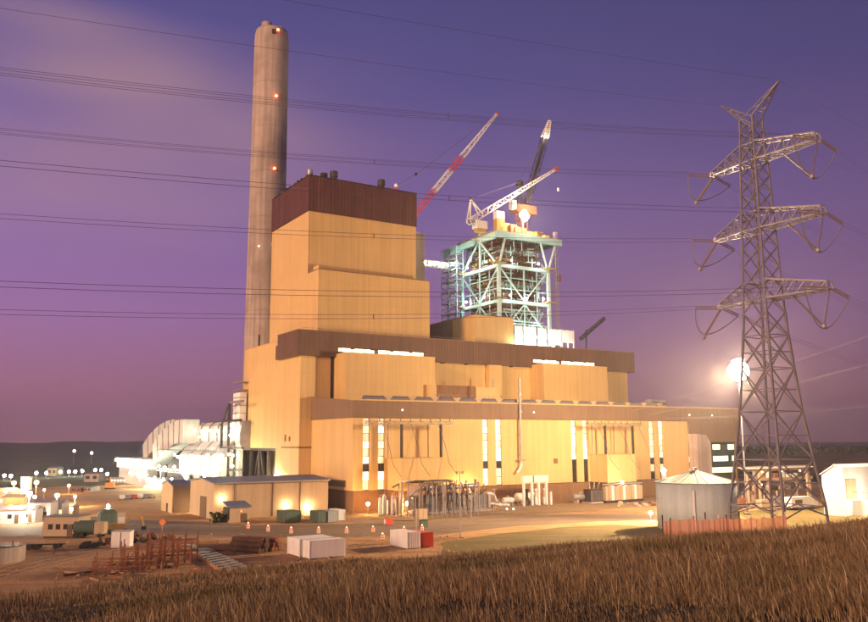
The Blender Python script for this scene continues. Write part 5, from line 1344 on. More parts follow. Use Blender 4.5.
for k in range(2):
    u0 = FV((408, 431)[k], 481, -9).x; fw = T('fire_wall', ('left', 'right')[k]+' dark-capped fire wall between the transformers', 'wall', u0, -9)
    fw.part('wall', MB().box(u0, u0+.5, -15.5, -9, 0, 7.0), 'concrete'); fw.part('roof_slab', MB().box(u0-.6, u0+4.6, -12.5, -8.8, 7.6, 8.1), 'dark'); fw.part('slab_post', MB().box(u0+3.8, u0+4.2, -12.2, -11.8, 0, 7.597), 'galv_dull')
# bus supports, poles
for k, (px, py, h) in enumerate(((460.5, 538, 12.3), (478, 515, 7.5), (416, 531, 4.6), (471, 517, 5.2), (495, 512, 6.0))):
    p = put(px, py); t = T('yard_pole', ('tall slim pole with crosspiece at the edge of the road', 'slim pole right of the transformers', 'short post below the beige cabinet', 'short pole behind the tall one', 'dark pole beside the white pipes')[k], 'pole', world=p, rot=PR)
    t.part('shaft', MB().tube((0, 0, 0), (0, 0, h), .13, .10, 8), 'galv'); t.part('crosspiece', MB().box(-.8, .8, -.07, .07, h-.35, h-.2), 'galv')
    t.part('base', MB().box(-.3, .3, -.3, .3, 0, .15), 'concrete')
    for s in (-.7, 0, .7): t.part('insulator', MB().lathe([(.06, 0), (.13, .08), (.06, .16), (.13, .24), (.05, .32)], (s, 0, h-.2), 7), 'porcelain')
for k in range(6):
    q = FV(380+k*4.2, 497, -11+(k % 3)); t = T('valve_vessel', 'slim pale vessel, number %s in the row left of the transformers' % ('one', 'two', 'three', 'four', 'five', 'six')[k], 'vessel', q.x, q.y, group='slim vessels left of the transformers')
    h = (4.4, 5.0, 3.6, 4.8, 4.0, 5.2)[k]; t.part('shell', MB().lathe([(.42, .2), (.45, .5), (.45, h-.4), (.2, h)], (q.x, q.y, 0), 12), 'white'); t.part('foot', MB().lathe([(.5, 0), (.5, .198)], (q.x, q.y, 0), 8), 'concrete'); t.part('outlet', MB().path([(q.x, q.y, h), (q.x, q.y, h+.5), (q.x+.6, q.y, h+.7)], .12, 6), 'galv')
pw = T('pipe_run', 'white insulated pipe run with bends right of the transformers', 'pipe', 36, -9)
pa = FV(468, 494.5, -9); pb = FV(494, 494, -9)
pw.part('pipe', MB().path([(pa.x-2, -9, 1.0), (pa.x-1, -9, pa.z-.3), (pa.x, -9, pa.z), (pb.x-1, -9, pa.z), (pb.x, -9, pa.z-.5), (pb.x+.8, -9, 1.8), (pb.x+1.6, -10, .9), (pb.x+4, -10.5, .8)], .38, 10), 'white', smooth=True)
pw.part('pipe', MB().path([(pa.x+1, -10.5, .7), (pa.x+3, -10.5, 1.6), (pb.x-3, -10.5, 1.6), (pb.x+1, -11.5, .9)], .3, 8), 'white', smooth=True)
for k in range(4): x = pa.x+1+k*(pb.x-pa.x-2)/3; pw.part('support', MB().box(x-.15, x+.15, -9.3, -8.7, 0, pa.z-.38), 'galv_dull')
for k in range(3): x = pa.x+2+k*3.4; pw.part('valve', MB().lathe([(.5, 0), (.5, .5), (.15, .55), (.15, 1.1), (.4, 1.15), (.4, 1.25)], (x, -10.5, 1.2), 10), 'red' if k == 1 else 'galv')
# horizontal tanks
for k, (px, py, L_, r, lab) in enumerate(((527, 504, 8.5, 1.25, 'white horizontal tank at the foot of the white pipe frame'), (581, 503, 6.0, 1.0, 'grey horizontal tank near the second bay'), (508, 506, 4.0, .8, 'small pale horizontal tank left of the white one'))):
    q = GB(px, py); t = T('horizontal_tank', lab, 'tank', q.x, q.y, group='horizontal tanks')
    g = MB(); pts = [(q.x-L_/2+.02, .15), (q.x-L_/2+.2, r*.75), (q.x-L_/2+.6, r), (q.x+L_/2-.6, r), (q.x+L_/2-.2, r*.75), (q.x+L_/2-.02, .15)]
    n = 16; vs2 = []; zc = r+.75
    for x, rr_ in pts: vs2 += [(x, q.y+rr_*math.cos(2*math.pi*i/n), zc+rr_*math.sin(2*math.pi*i/n)) for i in range(n)]
    g.add(vs2, [(i*n+j, i*n+(j+1) % n, (i+1)*n+(j+1) % n, (i+1)*n+j) for i in range(len(pts)-1) for j in range(n)] + [tuple(range(n)), tuple(range((len(pts)-1)*n, len(pts)*n))])
    t.part('shell', g, 'white' if k != 1 else 'galv_dull', smooth=True)
    for s in (-.3, .3): t.part('saddle', MB().box(q.x+s*L_-.25, q.x+s*L_+.25, q.y-r*.8, q.y+r*.8, 0, zc-r*.72), 'concrete')
    t.part('manhole', MB().lathe([(.35, 0), (.35, .4), (.42, .42), (.42, .5)], (q.x, q.y, zc+r-.05), 10), 'galv')
q0 = FV(523.5, 480, -7.5); q1 = FV(546, 480, -7.5); zt = FV(535, 475.5, -7.5).z
wf = T('white_pipe_frame', 'white steel pipe frame with vertical pumps against the hall', 'frame', q0.x, -7.5)
for x in (q0.x, q0.x+(q1.x-q0.x)*.36, q0.x+(q1.x-q0.x)*.66, q1.x): wf.part('post', MB().box(x-.28, x+.28, -7.8, -7.2, 0, zt), 'white')
wf.part('header', MB().box(q0.x-.4, q1.x+.4, -8.0, -7.0, zt-1.9, zt+.003), 'white'); wf.part('header_seam', MB().box(q0.x+3, q0.x+3.3, -8.1, -8.003, zt-1.9, zt), 'shed_dark')
for k in range(3): x = q0.x+1.6+k*3.2; wf.part('pump', MB().lathe([(.55, 0), (.7, .3), (.7, 1.8), (.35, 2.4), (.35, 3.8), (.6, 3.9), (.6, 4.6)], (x, -6.8, 0), 12), 'white' if k else 'dark')
wf.part('rear_post', MB().box(q1.x+1.0, q1.x+1.5, -8.2, -7.7, 0, 3.6), 'white')
# oil cooler bank and debris by the second bay
q = FV(606, 500, -13); q1 = FV(643, 500, -13)
oc = T('cooler_bank', 'pinkish cooler bank of upright panels by the second bay', 'cooler', q.x, -13); n = 13; dx = (q1.x-q.x)/n
for k in range(n): oc.part('panel', MB().box(q.x+k*dx+.06, q.x+(k+1)*dx-.06, -13-.15*(k % 2), -11.6, .7, 4.9-.25*(k % 3 == 0)), 'shed' if k % 4 != 2 else 'white')
oc.part('base_frame', MB().box(q.x, q1.x, -13.2, -11.4, .2, .66), 'darksteel'); oc.part('header', MB().tube((q.x-.5, -12.3, 5.25), (q1.x+.4, -12.3, 5.25), .28, n=8), 'galv')
for k in range(4): x = q.x+k*(q1.x-q.x)/3; oc.part('foot', MB().box(x-.2, x+.2, -13, -11.6, 0, .198), 'dark')
x_ = FV(622, 483, -12.4); oc.part('lamp', MB().sphere((x_.x, -12.4, x_.z+.2), .34, 10, 6), bulbmat(WHITE, watts(1800, .34)))
t2 = T('transformer_rig', 'dark transformer with bushings under the second bay', 'transformer', FV(593, 500, -10).x, -10)
u_ = FV(594, 500, -10).x; t2.part('tank', MB().box(u_-2.6, u_+2.6, -11.5, -8.5, .4, 4.0), 'darksteel'); t2.part('plinth', MB().box(u_-3, u_+3, -12, -8, 0, .398), 'concrete')
for k in range(3): bushing(t2, (u_-1.6+k*1.6, -10, 4.0), ((k-1)*.2, -.2, 1), 2.2)
for k in range(8): t2.part('radiator_fin', MB().box(u_-2.5+k*.66, u_-2.3+k*.66, -12.1, -11.503, .7, 3.6), 'galv_dull')
for k in range(16):
    px = 618+random.uniform(0, 38); py = 503.5+random.uniform(-1.5, 3.5); s = random.uniform(.4, 1.0); p = Vector(put(px, py))
    g = MB(); n = 7; pts = []
    for zz_, rr_ in ((0, 1), (.45, .85), (.8, .35)):
        pts.append([(s*rr_*random.uniform(.7, 1.15)*math.cos(2*math.pi*i/n), s*rr_*random.uniform(.7, 1.15)*math.sin(2*math.pi*i/n), s*zz_) for i in range(n)])
    g.add([x for r_ in pts for x in r_], [(i*n+j, i*n+(j+1) % n, (i+1)*n+(j+1) % n, (i+1)*n+j) for i in range(2) for j in range(n)] + [tuple(range(2*n, 3*n))])
    solo('rubble_heap', g, ('concrete', 'shed', 'rustdark')[k % 3], 'lump of pale rubble dumped before the cooler bank', 'rubble', tuple(p), group='rubble before the cooler bank')
# chain-link fence in front of the transformers
fc = T('yard_fence', 'thin wire fence with steel posts in front of the transformer yard', 'fence', GB(436, 521).x, GB(436, 521).y)
fa = GB(432, 519.5); fb_ = GB(531, 508.5)
for k in range(23):
    p = fa.lerp(fb_, k/22); fc.part('post', MB().tube((p.x, p.y, 0), (p.x, p.y, 2.2), .05, n=6), 'galv')
for z in (.1, .55, 1.0, 1.5, 2.1): fc.part('wire', MB().tube((fa.x, fa.y, z), (fb_.x, fb_.y, z), .018, n=4), 'galv')
for k, px in enumerate((507, 513.5)):
    p = Vector(put(px, 513)); t = T('marker_lamp', ('left', 'right')[k]+' small white marker lamp by the wire fence', 'lamp', world=tuple(p)); t.part('bulb', MB().sphere((0, 0, 1.0), .22, 8, 5), bulbmat(WHITE, 9)); t.part('stake', MB().tube((0, 0, 0), (0, 0, .8), .05, n=6), 'galv')
# parked vehicles
def car(label, px, py, rot, m_, L_=4.4, H=1.45, van=False, light=True):
    t = T('parked_car' if not van else 'parked_truck', label, 'car' if not van else 'truck', world=put(px, py), rot=rot)
    if van: prof2 = [(-L_/2, .45), (L_/2, .45), (L_/2, 1.2), (L_/2-.5, 1.3), (L_/2-1.1, H), (L_/2-2.2, H), (L_/2-2.25, 1.25), (-L_/2, 1.2)]
    else: prof2 = [(-L_/2, .35), (L_/2, .35), (L_/2, .75), (L_/2-1.1, .88), (L_/2-1.8, H), (-L_/2+1.2, H), (-L_/2+.5, .9), (-L_/2, .85)]
    bd = t.part('body', MB().prism(prof2, 'y', -.86, .86), m_)
    xw = (L_/2-1.75, -L_/2+1.25) if not van else (L_/2-1.15, L_/2-2.15)
    t.part('window', MB().prism([(xw[0]+.45, .95), (xw[0]-.05, H-.1), (xw[1]+.05, H-.1), (xw[1]-.3, .95)] if not van else [(xw[0]+.3, 1.3), (xw[0]-.05, H-.1), (xw[1]+.05, H-.1), (xw[1]+.05, 1.3)], 'y', -.875, -.862), 'glassdark', bd)
    for x in (-L_/2+.8, L_/2-.85):
        for y in (-.8, .8): w_ = t.part('wheel', MB().tube((x, y-.12, .34), (x, y+.12, .34), .34, n=14), 'tyre'); t.part('rim', MB().tube((x, y-.13, .34), (x, y+.13, .34), .19, n=10), 'galv', w_)
    for y in (-.6, .6): t.part('headlight', MB().box(L_/2, L_/2+.03, y-.17, y+.17, .6, .76), 'white')
    return t
car('dark red pickup truck parked by the second bay', 588, 502, PR+.2, 'red', 5.2, 1.8, True)
for k, (px, py, mm) in enumerate(((122, 499.5, 'white'), (128, 499.2, 'galv'), (134, 498.9, 'red'), (140, 498.6, 'white'), (146, 498.3, 'galv_dull'), (152, 498, 'shed'))):
    car('%s parked car left of the small store, %s in the row' % (('white', 'silver', 'red', 'white', 'grey', 'tan')[k], ('leftmost', 'second', 'third', 'fourth', 'fifth', 'rightmost')[k]), px, py, PR+R(80), mm)

# ------------------------------------------------------------------ right side: tank, fence, white building, pipe racks
tc_ = AT(697.5, 521, 185); trd = 8.1
tk = T('storage_tank', 'grey-green round storage tank with shallow conical roof', 'tank', world=(tc_.x, tc_.y, 0))
th_ = AT(697, 483, 185-trd*.2).z
tk.part('shell', MB().lathe([(trd, 0), (trd, th_)], n=56), 'tank', smooth=True)
rf = tk.part('roof', MB().lathe([(trd+.25, th_+.003), (trd+.25, th_+.15), (trd*.5, th_+1.35), (.6, th_+2.35), (.3, th_+2.4)], n=56), 'tankroof')
for k in range(28):
    t = 2*math.pi*k/28; tk.part('roof_seam', MB().bar((.7*math.cos(t), .7*math.sin(t), th_+2.45), ((trd+.1)*math.cos(t), (trd+.1)*math.sin(t), th_+.28), .07), 'galv_dull', rf)
tk.part('roof_vent', MB().lathe([(.3, 0), (.3, .5), (.55, .55), (.5, .8)], (0, 0, th_+2.35), 10), 'galv')
vd = Vector((-tc_.x, -tc_.y, 0)).normalized(); rtv = Vector((-vd.y, vd.x, 0))
for z in (th_*.33, th_*.66): tk.part('course_seam', MB().lathe([(trd+.01, 0), (trd+.035, .03), (trd+.035, .07), (trd+.01, .1)], (0, 0, z), 56), 'tank')
sx = (695.5-697.5)*185/FPX; c = vd*math.sqrt((trd+.25)**2-sx*sx)+rtv*sx
tk.part('overflow_pipe', MB().tube((c.x, c.y, .3), (c.x, c.y, th_-1.2), .24, n=10), 'white')
tk.part('pipe_shoe', MB().box(c.x-.4, c.x+.4, c.y-.4, c.y+.4, 0, .3), 'concrete')
sx = (669.5-697.5)*185/FPX; c = vd*math.sqrt(max(1, (trd-.8)**2-sx*sx))*.5+rtv*sx
zl = AT(670, 471, 181).z
tk.part('roof_lamp', MB().sphere((c.x, c.y, zl), .5, 10, 6), bulbmat(WHITE, watts(1200, .5))); tk.part('lamp_stand', MB().box(c.x-.45, c.x+.45, c.y-.2, c.y+.2, th_-.2, zl-.55), 'white')
p = put(651, 522); t = T('ground_lamp', 'bright white lamp on the ground left of the round tank', 'lamp', world=p); t.part('bulb', MB().sphere((0, 0, 2.0), .38, 10, 6), bulbmat(WHITE, watts(2200, .38))); t.part('stand', MB().tube((0, 0, 0), (0, 0, 1.6), .08, n=6), 'galv'); t.part('base', MB().box(-.6, .6, -.4, .4, 0, .25), 'white')
# orange barrier fence on the shoulder of the hill
fp = [(663, 531.5), (671, 531.5), (694.5, 531), (706, 530.8), (719, 530), (727, 529.5), (740, 529), (752, 528.4), (764, 527.8), (778, 527), (786, 526.5)]
of = T('barrier_fence', 'sagging orange plastic barrier fence on the edge of the grassy hill', 'fence', world=(0, 0, 0))
pp = []
for px, py in fp:
    d_ = 60+(px-663)*.02; q = AT(px, py, d_); q.z = hz(q.x, q.y); pp.append(q)
for k, q in enumerate(pp): of.part('post', MB().box(q.x-.035, q.x+.035, q.y-.035, q.y+.035, q.z-.2, q.z+1.5+.2*(k % 3 == 0)), 'white' if k in (4, 7, 8, 9, 10) else 'darksteel')
for k in range(len(pp)-1):
    a, b = pp[k], pp[k+1]; n = 7; g = MB(); hgt = 1.28 if k != 1 else 1.4
    for i in range(n+1):
        t = i/n; p = a.lerp(b, t); p.z = hz(p.x, p.y); sag = .3*4*t*(1-t)*(.3+.1*random.random()) if b.x-a.x > .6 else 0; off = .06*math.sin(i*2.1+k)
        g.v += [(p.x, p.y-.08+off, p.z+.05), (p.x, p.y-.08+off*.5, p.z+hgt-sag)]
        g.v += [(p.x, p.y-.05+off, p.z+.05), (p.x, p.y-.05+off*.5, p.z+hgt-sag)]
    for i in range(n):
        b0_ = i*4; g.f += [(b0_, b0_+4, b0_+5, b0_+1), (b0_+2, b0_+3, b0_+7, b0_+6), (b0_+1, b0_+5, b0_+7, b0_+3)]
    of.part('mesh_panel', g, 'mesh_orange')
# white building at the right edge
q = GB(846, 516.5); wb = T('white_building', 'bright white low building at the right edge behind the hill', 'building', q.x, q.y)
zt = FV(846, 468, q.y).z; vb_ = FU(822.5, 490, q.x).y; zb_ = FU(822.5, 475, q.x).z; vm_ = q.y+(vb_-q.y)*.35
wb.part('wall', MB().prism([(q.y, 0), (vb_, 0), (vb_, zb_), (vm_, zt+.6), (q.y, zt)], 'x', q.x, q.x+32), 'white_rib')
wb.part('roof', MB().prism([(vb_+.3, zb_+.05), (vm_, zt+.65), (vm_, zt+.85), (vb_+.3, zb_+.25)], 'x', q.x-.25, q.x+32.2), 'white')
wb.part('roof', MB().prism([(q.y-.3, zt+.02), (vm_, zt+.65), (vm_, zt+.85), (q.y-.3, zt+.22)], 'x', q.x-.25, q.x+32.2), 'white')
wb.part('loading_dock', MB().box(q.x+3, q.x+28, q.y-4, q.y-.003, 0, 3.6), 'white'); wb.part('wall_panel', MB().box(q.x+.8, q.x+5, q.y-.12, q.y-.003, 3.9, 8.6), 'shed')
wb.part('dock_door', MB().box(q.x+14, q.x+18, q.y-4.1, q.y-4.003, .3, 3.0), 'galv')
l_ = wb.part('wall_lamp', MB().sphere((q.x+3.2, q.y-5.5, 5.2), .4, 10, 6), bulbmat(WHITE, watts(5000, .4))); wb.part('lamp_arm', MB().bar((q.x+3.2, q.y-5.2, 5.5), (q.x+3.2, q.y, 5.5), .12), 'galv', l_)
# pipe bridge and switch gear seen through the tower
q0 = GB(748, 505); q1 = GB(810, 503); v_ = q0.y
zt = FV(748, 470.5, v_).z
pb_ = T('pipe_bridge', 'pale pipe bridge on posts seen through the lattice tower legs', 'pipe bridge', q0.x, v_)
xs = [FV(px, 490, v_).x for px in (748, 760, 808)]
for x in xs: pb_.part('post', MB().box(x-.28, x+.28, v_-.28, v_+.28, 0, zt+.4), 'shed')
x1_ = FV(795, 472, v_).x
pb_.part('girder', MB().bar((xs[0]-1, v_, zt), (xs[2]+1, v_, zt), .5, .6), 'shed')
for k in range(3): pb_.part('pipe', MB().tube((xs[0]-3, v_-.7+k*.6, zt+.5+.15*k), (xs[2]+2, v_-.7+k*.6, zt+.5+.15*k), .2, n=8), ('white', 'galv', 'shed')[k])
for k in range(2):
    za = (6.3, 2.6)[k]; x0_, x2_ = FV(752, 490, v_+7).x, FV(812, 490, v_+7).x; yy = v_+7+k*.5
    t = T('low_rack', ('upper', 'lower')[k]+' of the low equipment racks behind the pipe bridge', 'rack', x0_, yy)
    t.part('beam', MB().box(x0_, x2_, yy-.6, yy+.6, za-.5, za+.4), ('shed', 'fascia')[k])
    for j in range(5): x = x0_+1+j*(x2_-x0_-2)/4; t.part('post', MB().box(x-.3, x+.3, yy-.4, yy+.4, 0, za-.503), 'concrete')
    for j in range(9):
        x = x0_+2+j*(x2_-x0_-4)/8; h = random.uniform(.8, 2.4); t.part('equipment', MB().box(x-.7, x+.7, yy-.5, yy+.5, za+.403, za+.4+h), random.choice(('white', 'rust', 'galv', 'ochre', 'darksteel')))
    for j in range(3): x = x0_+4+j*9; t.part('lamp', MB().sphere((x, yy-.9, za+2.2), .25, 8, 5), bulbmat((SODIUM, WHITE)[j % 2], 16))
p = GB(800, 509.5); t = T('white_trailer', 'white slope-nosed trailer below the pipe bridge at right', 'trailer', p.x, p.y)
t.part('body', MB().prism([(p.x-5, .8), (p.x+6, .8), (p.x+6, 1.6), (p.x+3, 3.3), (p.x-5, 3.3)], 'y', p.y-1.3, p.y+1.3), 'white')
for x in (-3, 3.4): t.part('wheel', MB().tube((p.x+x, p.y-1.35, .45), (p.x+x, p.y+1.35, .45), .45, n=12), 'tyre')
t.part('window', MB().box(p.x-3.6, p.x-.6, p.y-1.33, p.y-1.303, 1.6, 2.6), 'shed_dark')
for k, (px, py) in enumerate(((733, 506), (741, 508), (763, 508), (776, 507))):
    p = GB(px, py); t = T('equipment_skid', ('first', 'second', 'third', 'fourth')[k]+' equipment skid from the left beneath the tower', 'equipment', p.x, p.y, group='equipment skids beneath the tower')
    t.part('body', MB().box(p.x-1.6, p.x+1.6, p.y-.9, p.y+.9, .3, 2.2+.5*(k % 2)), ('white', 'rust', 'shed', 'galv')[k]); t.part('skid', MB().box(p.x-1.9, p.x+1.9, p.y-.8, p.y+.8, 0, .298), 'dark'); t.part('stack', MB().tube((p.x+.8, p.y, 2.2), (p.x+.8, p.y, 4.2), .16, n=8), 'galv')

# bus supports and steelwork crowding the transformer yard
for k in range(26):
    px = 396+k*3.3+random.uniform(-1.2, 1.2); v_ = -16+random.uniform(-2.5, 3.5); q = FV(px, 500, v_); h = random.uniform(3.0, 7.5); dxx = random.uniform(-1.4, 1.4)
    t = T('bus_support', 'thin steel bus support with insulator crowding the transformer yard', 'bus support', q.x, v_, group='bus supports among the transformers')
    t.part('post', MB().box(q.x-.11, q.x+.11, v_-.11, v_+.11, 0, h), random.choice(('galv', 'shed', 'galv_dull')))
    t.part('insulator', MB().lathe([(.1, 0), (.24, .15), (.1, .3), (.24, .45), (.1, .6), (.24, .75), (.08, 1.0)], (q.x, v_, h), 8), random.choice(('porcelain', 'galv', 'porcelain')))
    if k % 2: t.part('bus_tube', MB().tube((q.x, v_, h+1.0), (q.x+dxx*2.2, v_+1.5, h+1.0-abs(dxx)*2.0), .17, n=8), random.choice(('galv', 'porcelain', 'darksteel', 'shed')))
    else: t.part('bus_bar', MB().bar((q.x-1.6, v_, h+1.05), (q.x+1.8, v_+.4, h+1.05), .12), 'galv')
# ------------------------------------------------------------------ building site, lower left
def lumber(label, px, py, n, L_, rot, m_, r=.22, cat='pipe', name='pipe_stack', rows=3):
    p = put(px, py); t = T(name, label, cat+' stack', world=p, rot=rot); z = r; k = n
    me = MB().tube((-L_/2, 0, 0), (L_/2, 0, 0), r, n=10).mesh(cat, m_) if cat == 'pipe' else MB().box(-L_/2, L_/2, -r, r, -r, r).mesh(cat, m_)
    for row in range(rows):
        for i in range(k): t.inst(cat, me, (random.uniform(-.2, .2), (i-(k-1)/2)*2*r*1.02, z+row*2*r*.9))
        if cat == 'pipe': k -= 1
        if k < 1: break
    return t
lumber('stack of dark steel pipes left of the white cabins', 250, 551.5, 4, 6.5, PR+R(90)+.5, 'rustdark', .42)
lumber('second stack of rusty pipes nearer the white cabins', 262, 550, 3, 6.5, PR+R(90)+.5, 'rust', .40)
lumber('long pale timbers lying beyond the slab frame', 187, 545, 4, 10.5, .28, 'wood', .16, 'timber', 'timber_stack', 2)
lumber('low pile of dark timbers behind the slab frame', 222, 550.5, 6, 7.5, .1, 'rustdark', .18, 'timber', 'timber_stack', 3)
lumber('small pile of pale planks at the scaffold foot', 160, 568, 3, 5, 1.0, 'wood', .14, 'timber', 'timber_stack', 2)
# steel slab frame lying on the ground
for k, (pts, lab) in enumerate((((( 197, 557), (214, 554.5), (251, 572), (228, 577)), 'blue-grey steel floor frame lying on the orange dirt'), (((183, 548), (201, 549), (215, 553.5), (198, 556)), 'smaller steel floor frame behind the long one'))):
    A_, B_, C_, D_ = [Vector(put(*p)) for p in pts]; t = T('floor_frame', lab, 'steel frame', world=tuple(A_))
    def L3(p): return tuple(Vector(p)-A_+Vector((0, 0, .25)))
    for a, b in ((A_, D_), (B_, C_), (A_.lerp(B_, .5), D_.lerp(C_, .5))): t.part('stringer', MB().bar(L3(a), L3(b), .3, .45), 'wood')
    n = 9 if k == 0 else 5
    for i in range(n+1): t.part('joist', MB().bar(tuple(Vector(L3(A_.lerp(D_, i/n)))+Vector((0, 0, .3))), tuple(Vector(L3(B_.lerp(C_, i/n)))+Vector((0, 0, .3))), .2, .18), 'grey_box')
    for a in (A_, B_, C_, D_): t.part('block', MB().box(*[c for x, y in zip(L3(a)[:2], (0, 0)) for c in (x-.25, x+.25)], 0, .1), 'concrete')
# rusty scaffold of posts and formwork
def rebar_cage(label, px, py, nx, ny, dx, h):
    p = put(px, py); t = T('rusty_scaffold', label, 'scaffold', world=p, rot=.25, group='rusty scaffold frames')
    for i in range(nx):
        for j in range(ny):
            hh = h*random.uniform(.7, 1.15); t.part('post', MB().box(i*dx-.07, i*dx+.07, j*dx-.07, j*dx+.07, 0, hh), 'rust')
    for j in range(ny):
        for z in (h*.35, h*.7): t.part('rail', MB().bar((0, j*dx, z), ((nx-1)*dx, j*dx, z+random.uniform(-.2, .2)), .1), 'rust')
    for i in range(nx-1): t.part('brace', MB().bar((i*dx, 0, .2), ((i+1)*dx, 0, h*.7), .09), 'rustdark' if i % 2 else 'rust')
    for i in range(nx):
        t.part('cross_rail', MB().bar((i*dx, 0, h*.6), (i*dx, (ny-1)*dx, h*.6), .09), 'rust')
rebar_cage('rusty scaffold frame, the tallest, at the centre of the site', 120, 572, 6, 4, 1.9, 4.0)
rebar_cage('rusty scaffold frame at the right of the site, by the timbers', 146, 566, 5, 4, 1.8, 4.4)
rebar_cage('low rusty scaffold frame at the left of the site', 92, 575, 5, 3, 2.1, 2.4)
rebar_cage('short row of rusty stakes before the slab frame', 190, 580, 5, 2, 1.4, 1.4)
for k in range(34):
    px = random.uniform(62, 178); py = random.uniform(566, 583)-(px-62)*.05; p = put(px, py); L_ = random.uniform(1.5, 4.5)
    solo('loose_board', MB().box(-L_/2, L_/2, -.14, .14, .02, .12+random.uniform(0, .2)), random.choice(('wood', 'rust', 'rustdark', 'wood')), 'loose board or bar littering the ground round the rusty scaffold', 'board', p, random.uniform(0, 3.1), 'loose boards on the site')
for k, (px, py, s) in enumerate(((150, 540, 1.0), (140, 543, .9), (176, 542.5, .8), (104, 545, 1.0), (88, 548, 1.0), (168, 539, .7), (132, 538, .9))):
    p = put(px, py); g = MB()
    for q in range(14):
        x, y, z = random.uniform(-1.6, 1.6)*s, random.uniform(-1, 1)*s, random.uniform(0, 1.0)*s; w_ = random.uniform(.2, .6)*s; g.box(x-w_, x+w_, y-w_*.7, y+w_*.7, max(0, z-w_*.5), z+w_*.6)
    solo('scrap_heap', g, ('rustdark', 'dark', 'rust')[k % 3], ('scrap heap beside the orange sign', 'dark scrap heap right of the white hut', 'scrap heap beside the pale timbers', 'dark heap left of the white hut', 'dark heap at the edge of the dirt track', 'small scrap heap under the sign', 'dark scrap heap behind the white hut')[k], 'scrap', p, random.uniform(0, 3), 'scrap heaps')

# white hut, trailers, machine
p = put(122, 547.5); t = T('site_hut', 'small white hut at the side of the dirt track', 'hut', world=p, rot=.1); w_ = 8*mpp(122, 547)
t.part('body', MB().box(-w_, w_, -1.3, 1.3, .1, 2.75), 'white'); t.part('roof', MB().box(-w_-.1, w_+.1, -1.4, 1.4, 2.753, 2.9), 'galv'); t.part('door_gap', MB().box(-.06, .06, -1.34, -1.303, .15, 2.7), 'dark'); t.part('skid', MB().box(-w_+.2, w_-.2, -1, 1, 0, .098), 'dark')
p = put(117, 533.5); t = T('excavator', 'dark site machine with white cab behind the white hut', 'excavator', world=p, rot=.4)
t.part('tracks', MB().box(-1.8, 1.8, -1.3, -.7, 0, .8).box(-1.8, 1.8, .7, 1.3, 0, .8), 'dark', kind='stuff'); t.part('house', MB().box(-1.7, 1.2, -1.2, 1.2, .85, 2.0), 'ochre'); t.part('cab', MB().box(.1, 1.3, -1.2, -.1, 2.003, 3.2), 'white'); t.part('boom', MB().path([(1.2, 0, 1.6), (3.0, 0, 3.9), (4.6, 0, 3.2), (5.0, 0, 1.2)], .2, 6), 'ochre'); t.part('bucket', MB().box(4.6, 5.5, -.5, .5, .5, 1.25), 'dark')
p = put(60, 538); t = T('office_trailer', 'tan flat-roofed site office in front of the lit compound', 'trailer', world=p, rot=-.05); w_ = 16*mpp(60, 538)
t.part('body', MB().box(-w_, w_, 0, 5, .3, 3.9), 'shed'); t.part('roof', MB().box(-w_-.2, w_+.2, -.2, 5.2, 3.903, 4.1), 'roofing'); t.part('skirt', MB().box(-w_+.1, w_-.1, .1, 4.9, 0, .298), 'dark')
for k in range(4): t.part('window', MB().box(-w_+1+k*1.5, -w_+1.9+k*1.5, -.05, -.003, 1.6, 2.6), 'glassdark')
t.part('door', MB().box(w_-2.2, w_-1.2, -.06, -.003, .35, 2.5), 'shed_dark')
p = put(45, 549); t = T('flatbed_trailer', 'long pale flatbed trailer parked beside the dirt track', 'trailer', world=p, rot=.16); w_ = 18*mpp(45, 549)
t.part('deck', MB().box(-w_, w_, -1.3, 1.3, 1.0, 1.25), 'wood'); t.part('frame', MB().box(-w_+.3, w_-.3, -.5, .5, .7, .998), 'dark')
for x in (-w_+1.2, -w_+2.3, w_-1.5):
    for y in (-1.1, 1.1): t.part('wheel', MB().tube((x, y-.15, .5), (x, y+.15, .5), .5, n=12), 'tyre')
p = put(86, 537.5); t = T('tank_truck', 'dark tank truck with tan cab behind the dirt track', 'truck', world=p, rot=.1)
t.part('tank', MB().tube((-2.2, 0, 2.0), (1.6, 0, 2.0), 1.25, n=14), 'green_box'); t.part('cab', MB().box(1.75, 3.6, -1.2, 1.2, .7, 2.9), 'shed'); t.part('chassis', MB().box(-2.6, 3.6, -.6, .6, .55, .74), 'dark')
for x in (-1.7, -.6, 2.8):
    for y in (-1.05, 1.05): t.part('wheel', MB().tube((x, y-.15, .5), (x, y+.15, .5), .5, n=12), 'tyre')
p = put(107, 528); t = T('silo', 'dark round bin with lamp on top behind the tank truck', 'bin', world=p)
t.part('shell', MB().lathe([(1.6, .6), (2.0, 1.0), (2.0, 3.2), (1.2, 4.0), (.3, 4.2)], n=16), 'green_box'); t.part('leg', MB().box(-1.4, -1.2, -.1, .1, 0, .9), 'dark'); t.part('leg', MB().box(1.2, 1.4, -.1, .1, 0, .9), 'dark'); t.part('lamp', MB().sphere((0, 0, 4.6), .33, 8, 6), bulbmat(WHITE, watts(600, .33)))
p = put(118, 524); ribbed('container', 'pale container right of the round bin', p, .2, 2.6, 2.4, 2.5, 'shed', None, False)
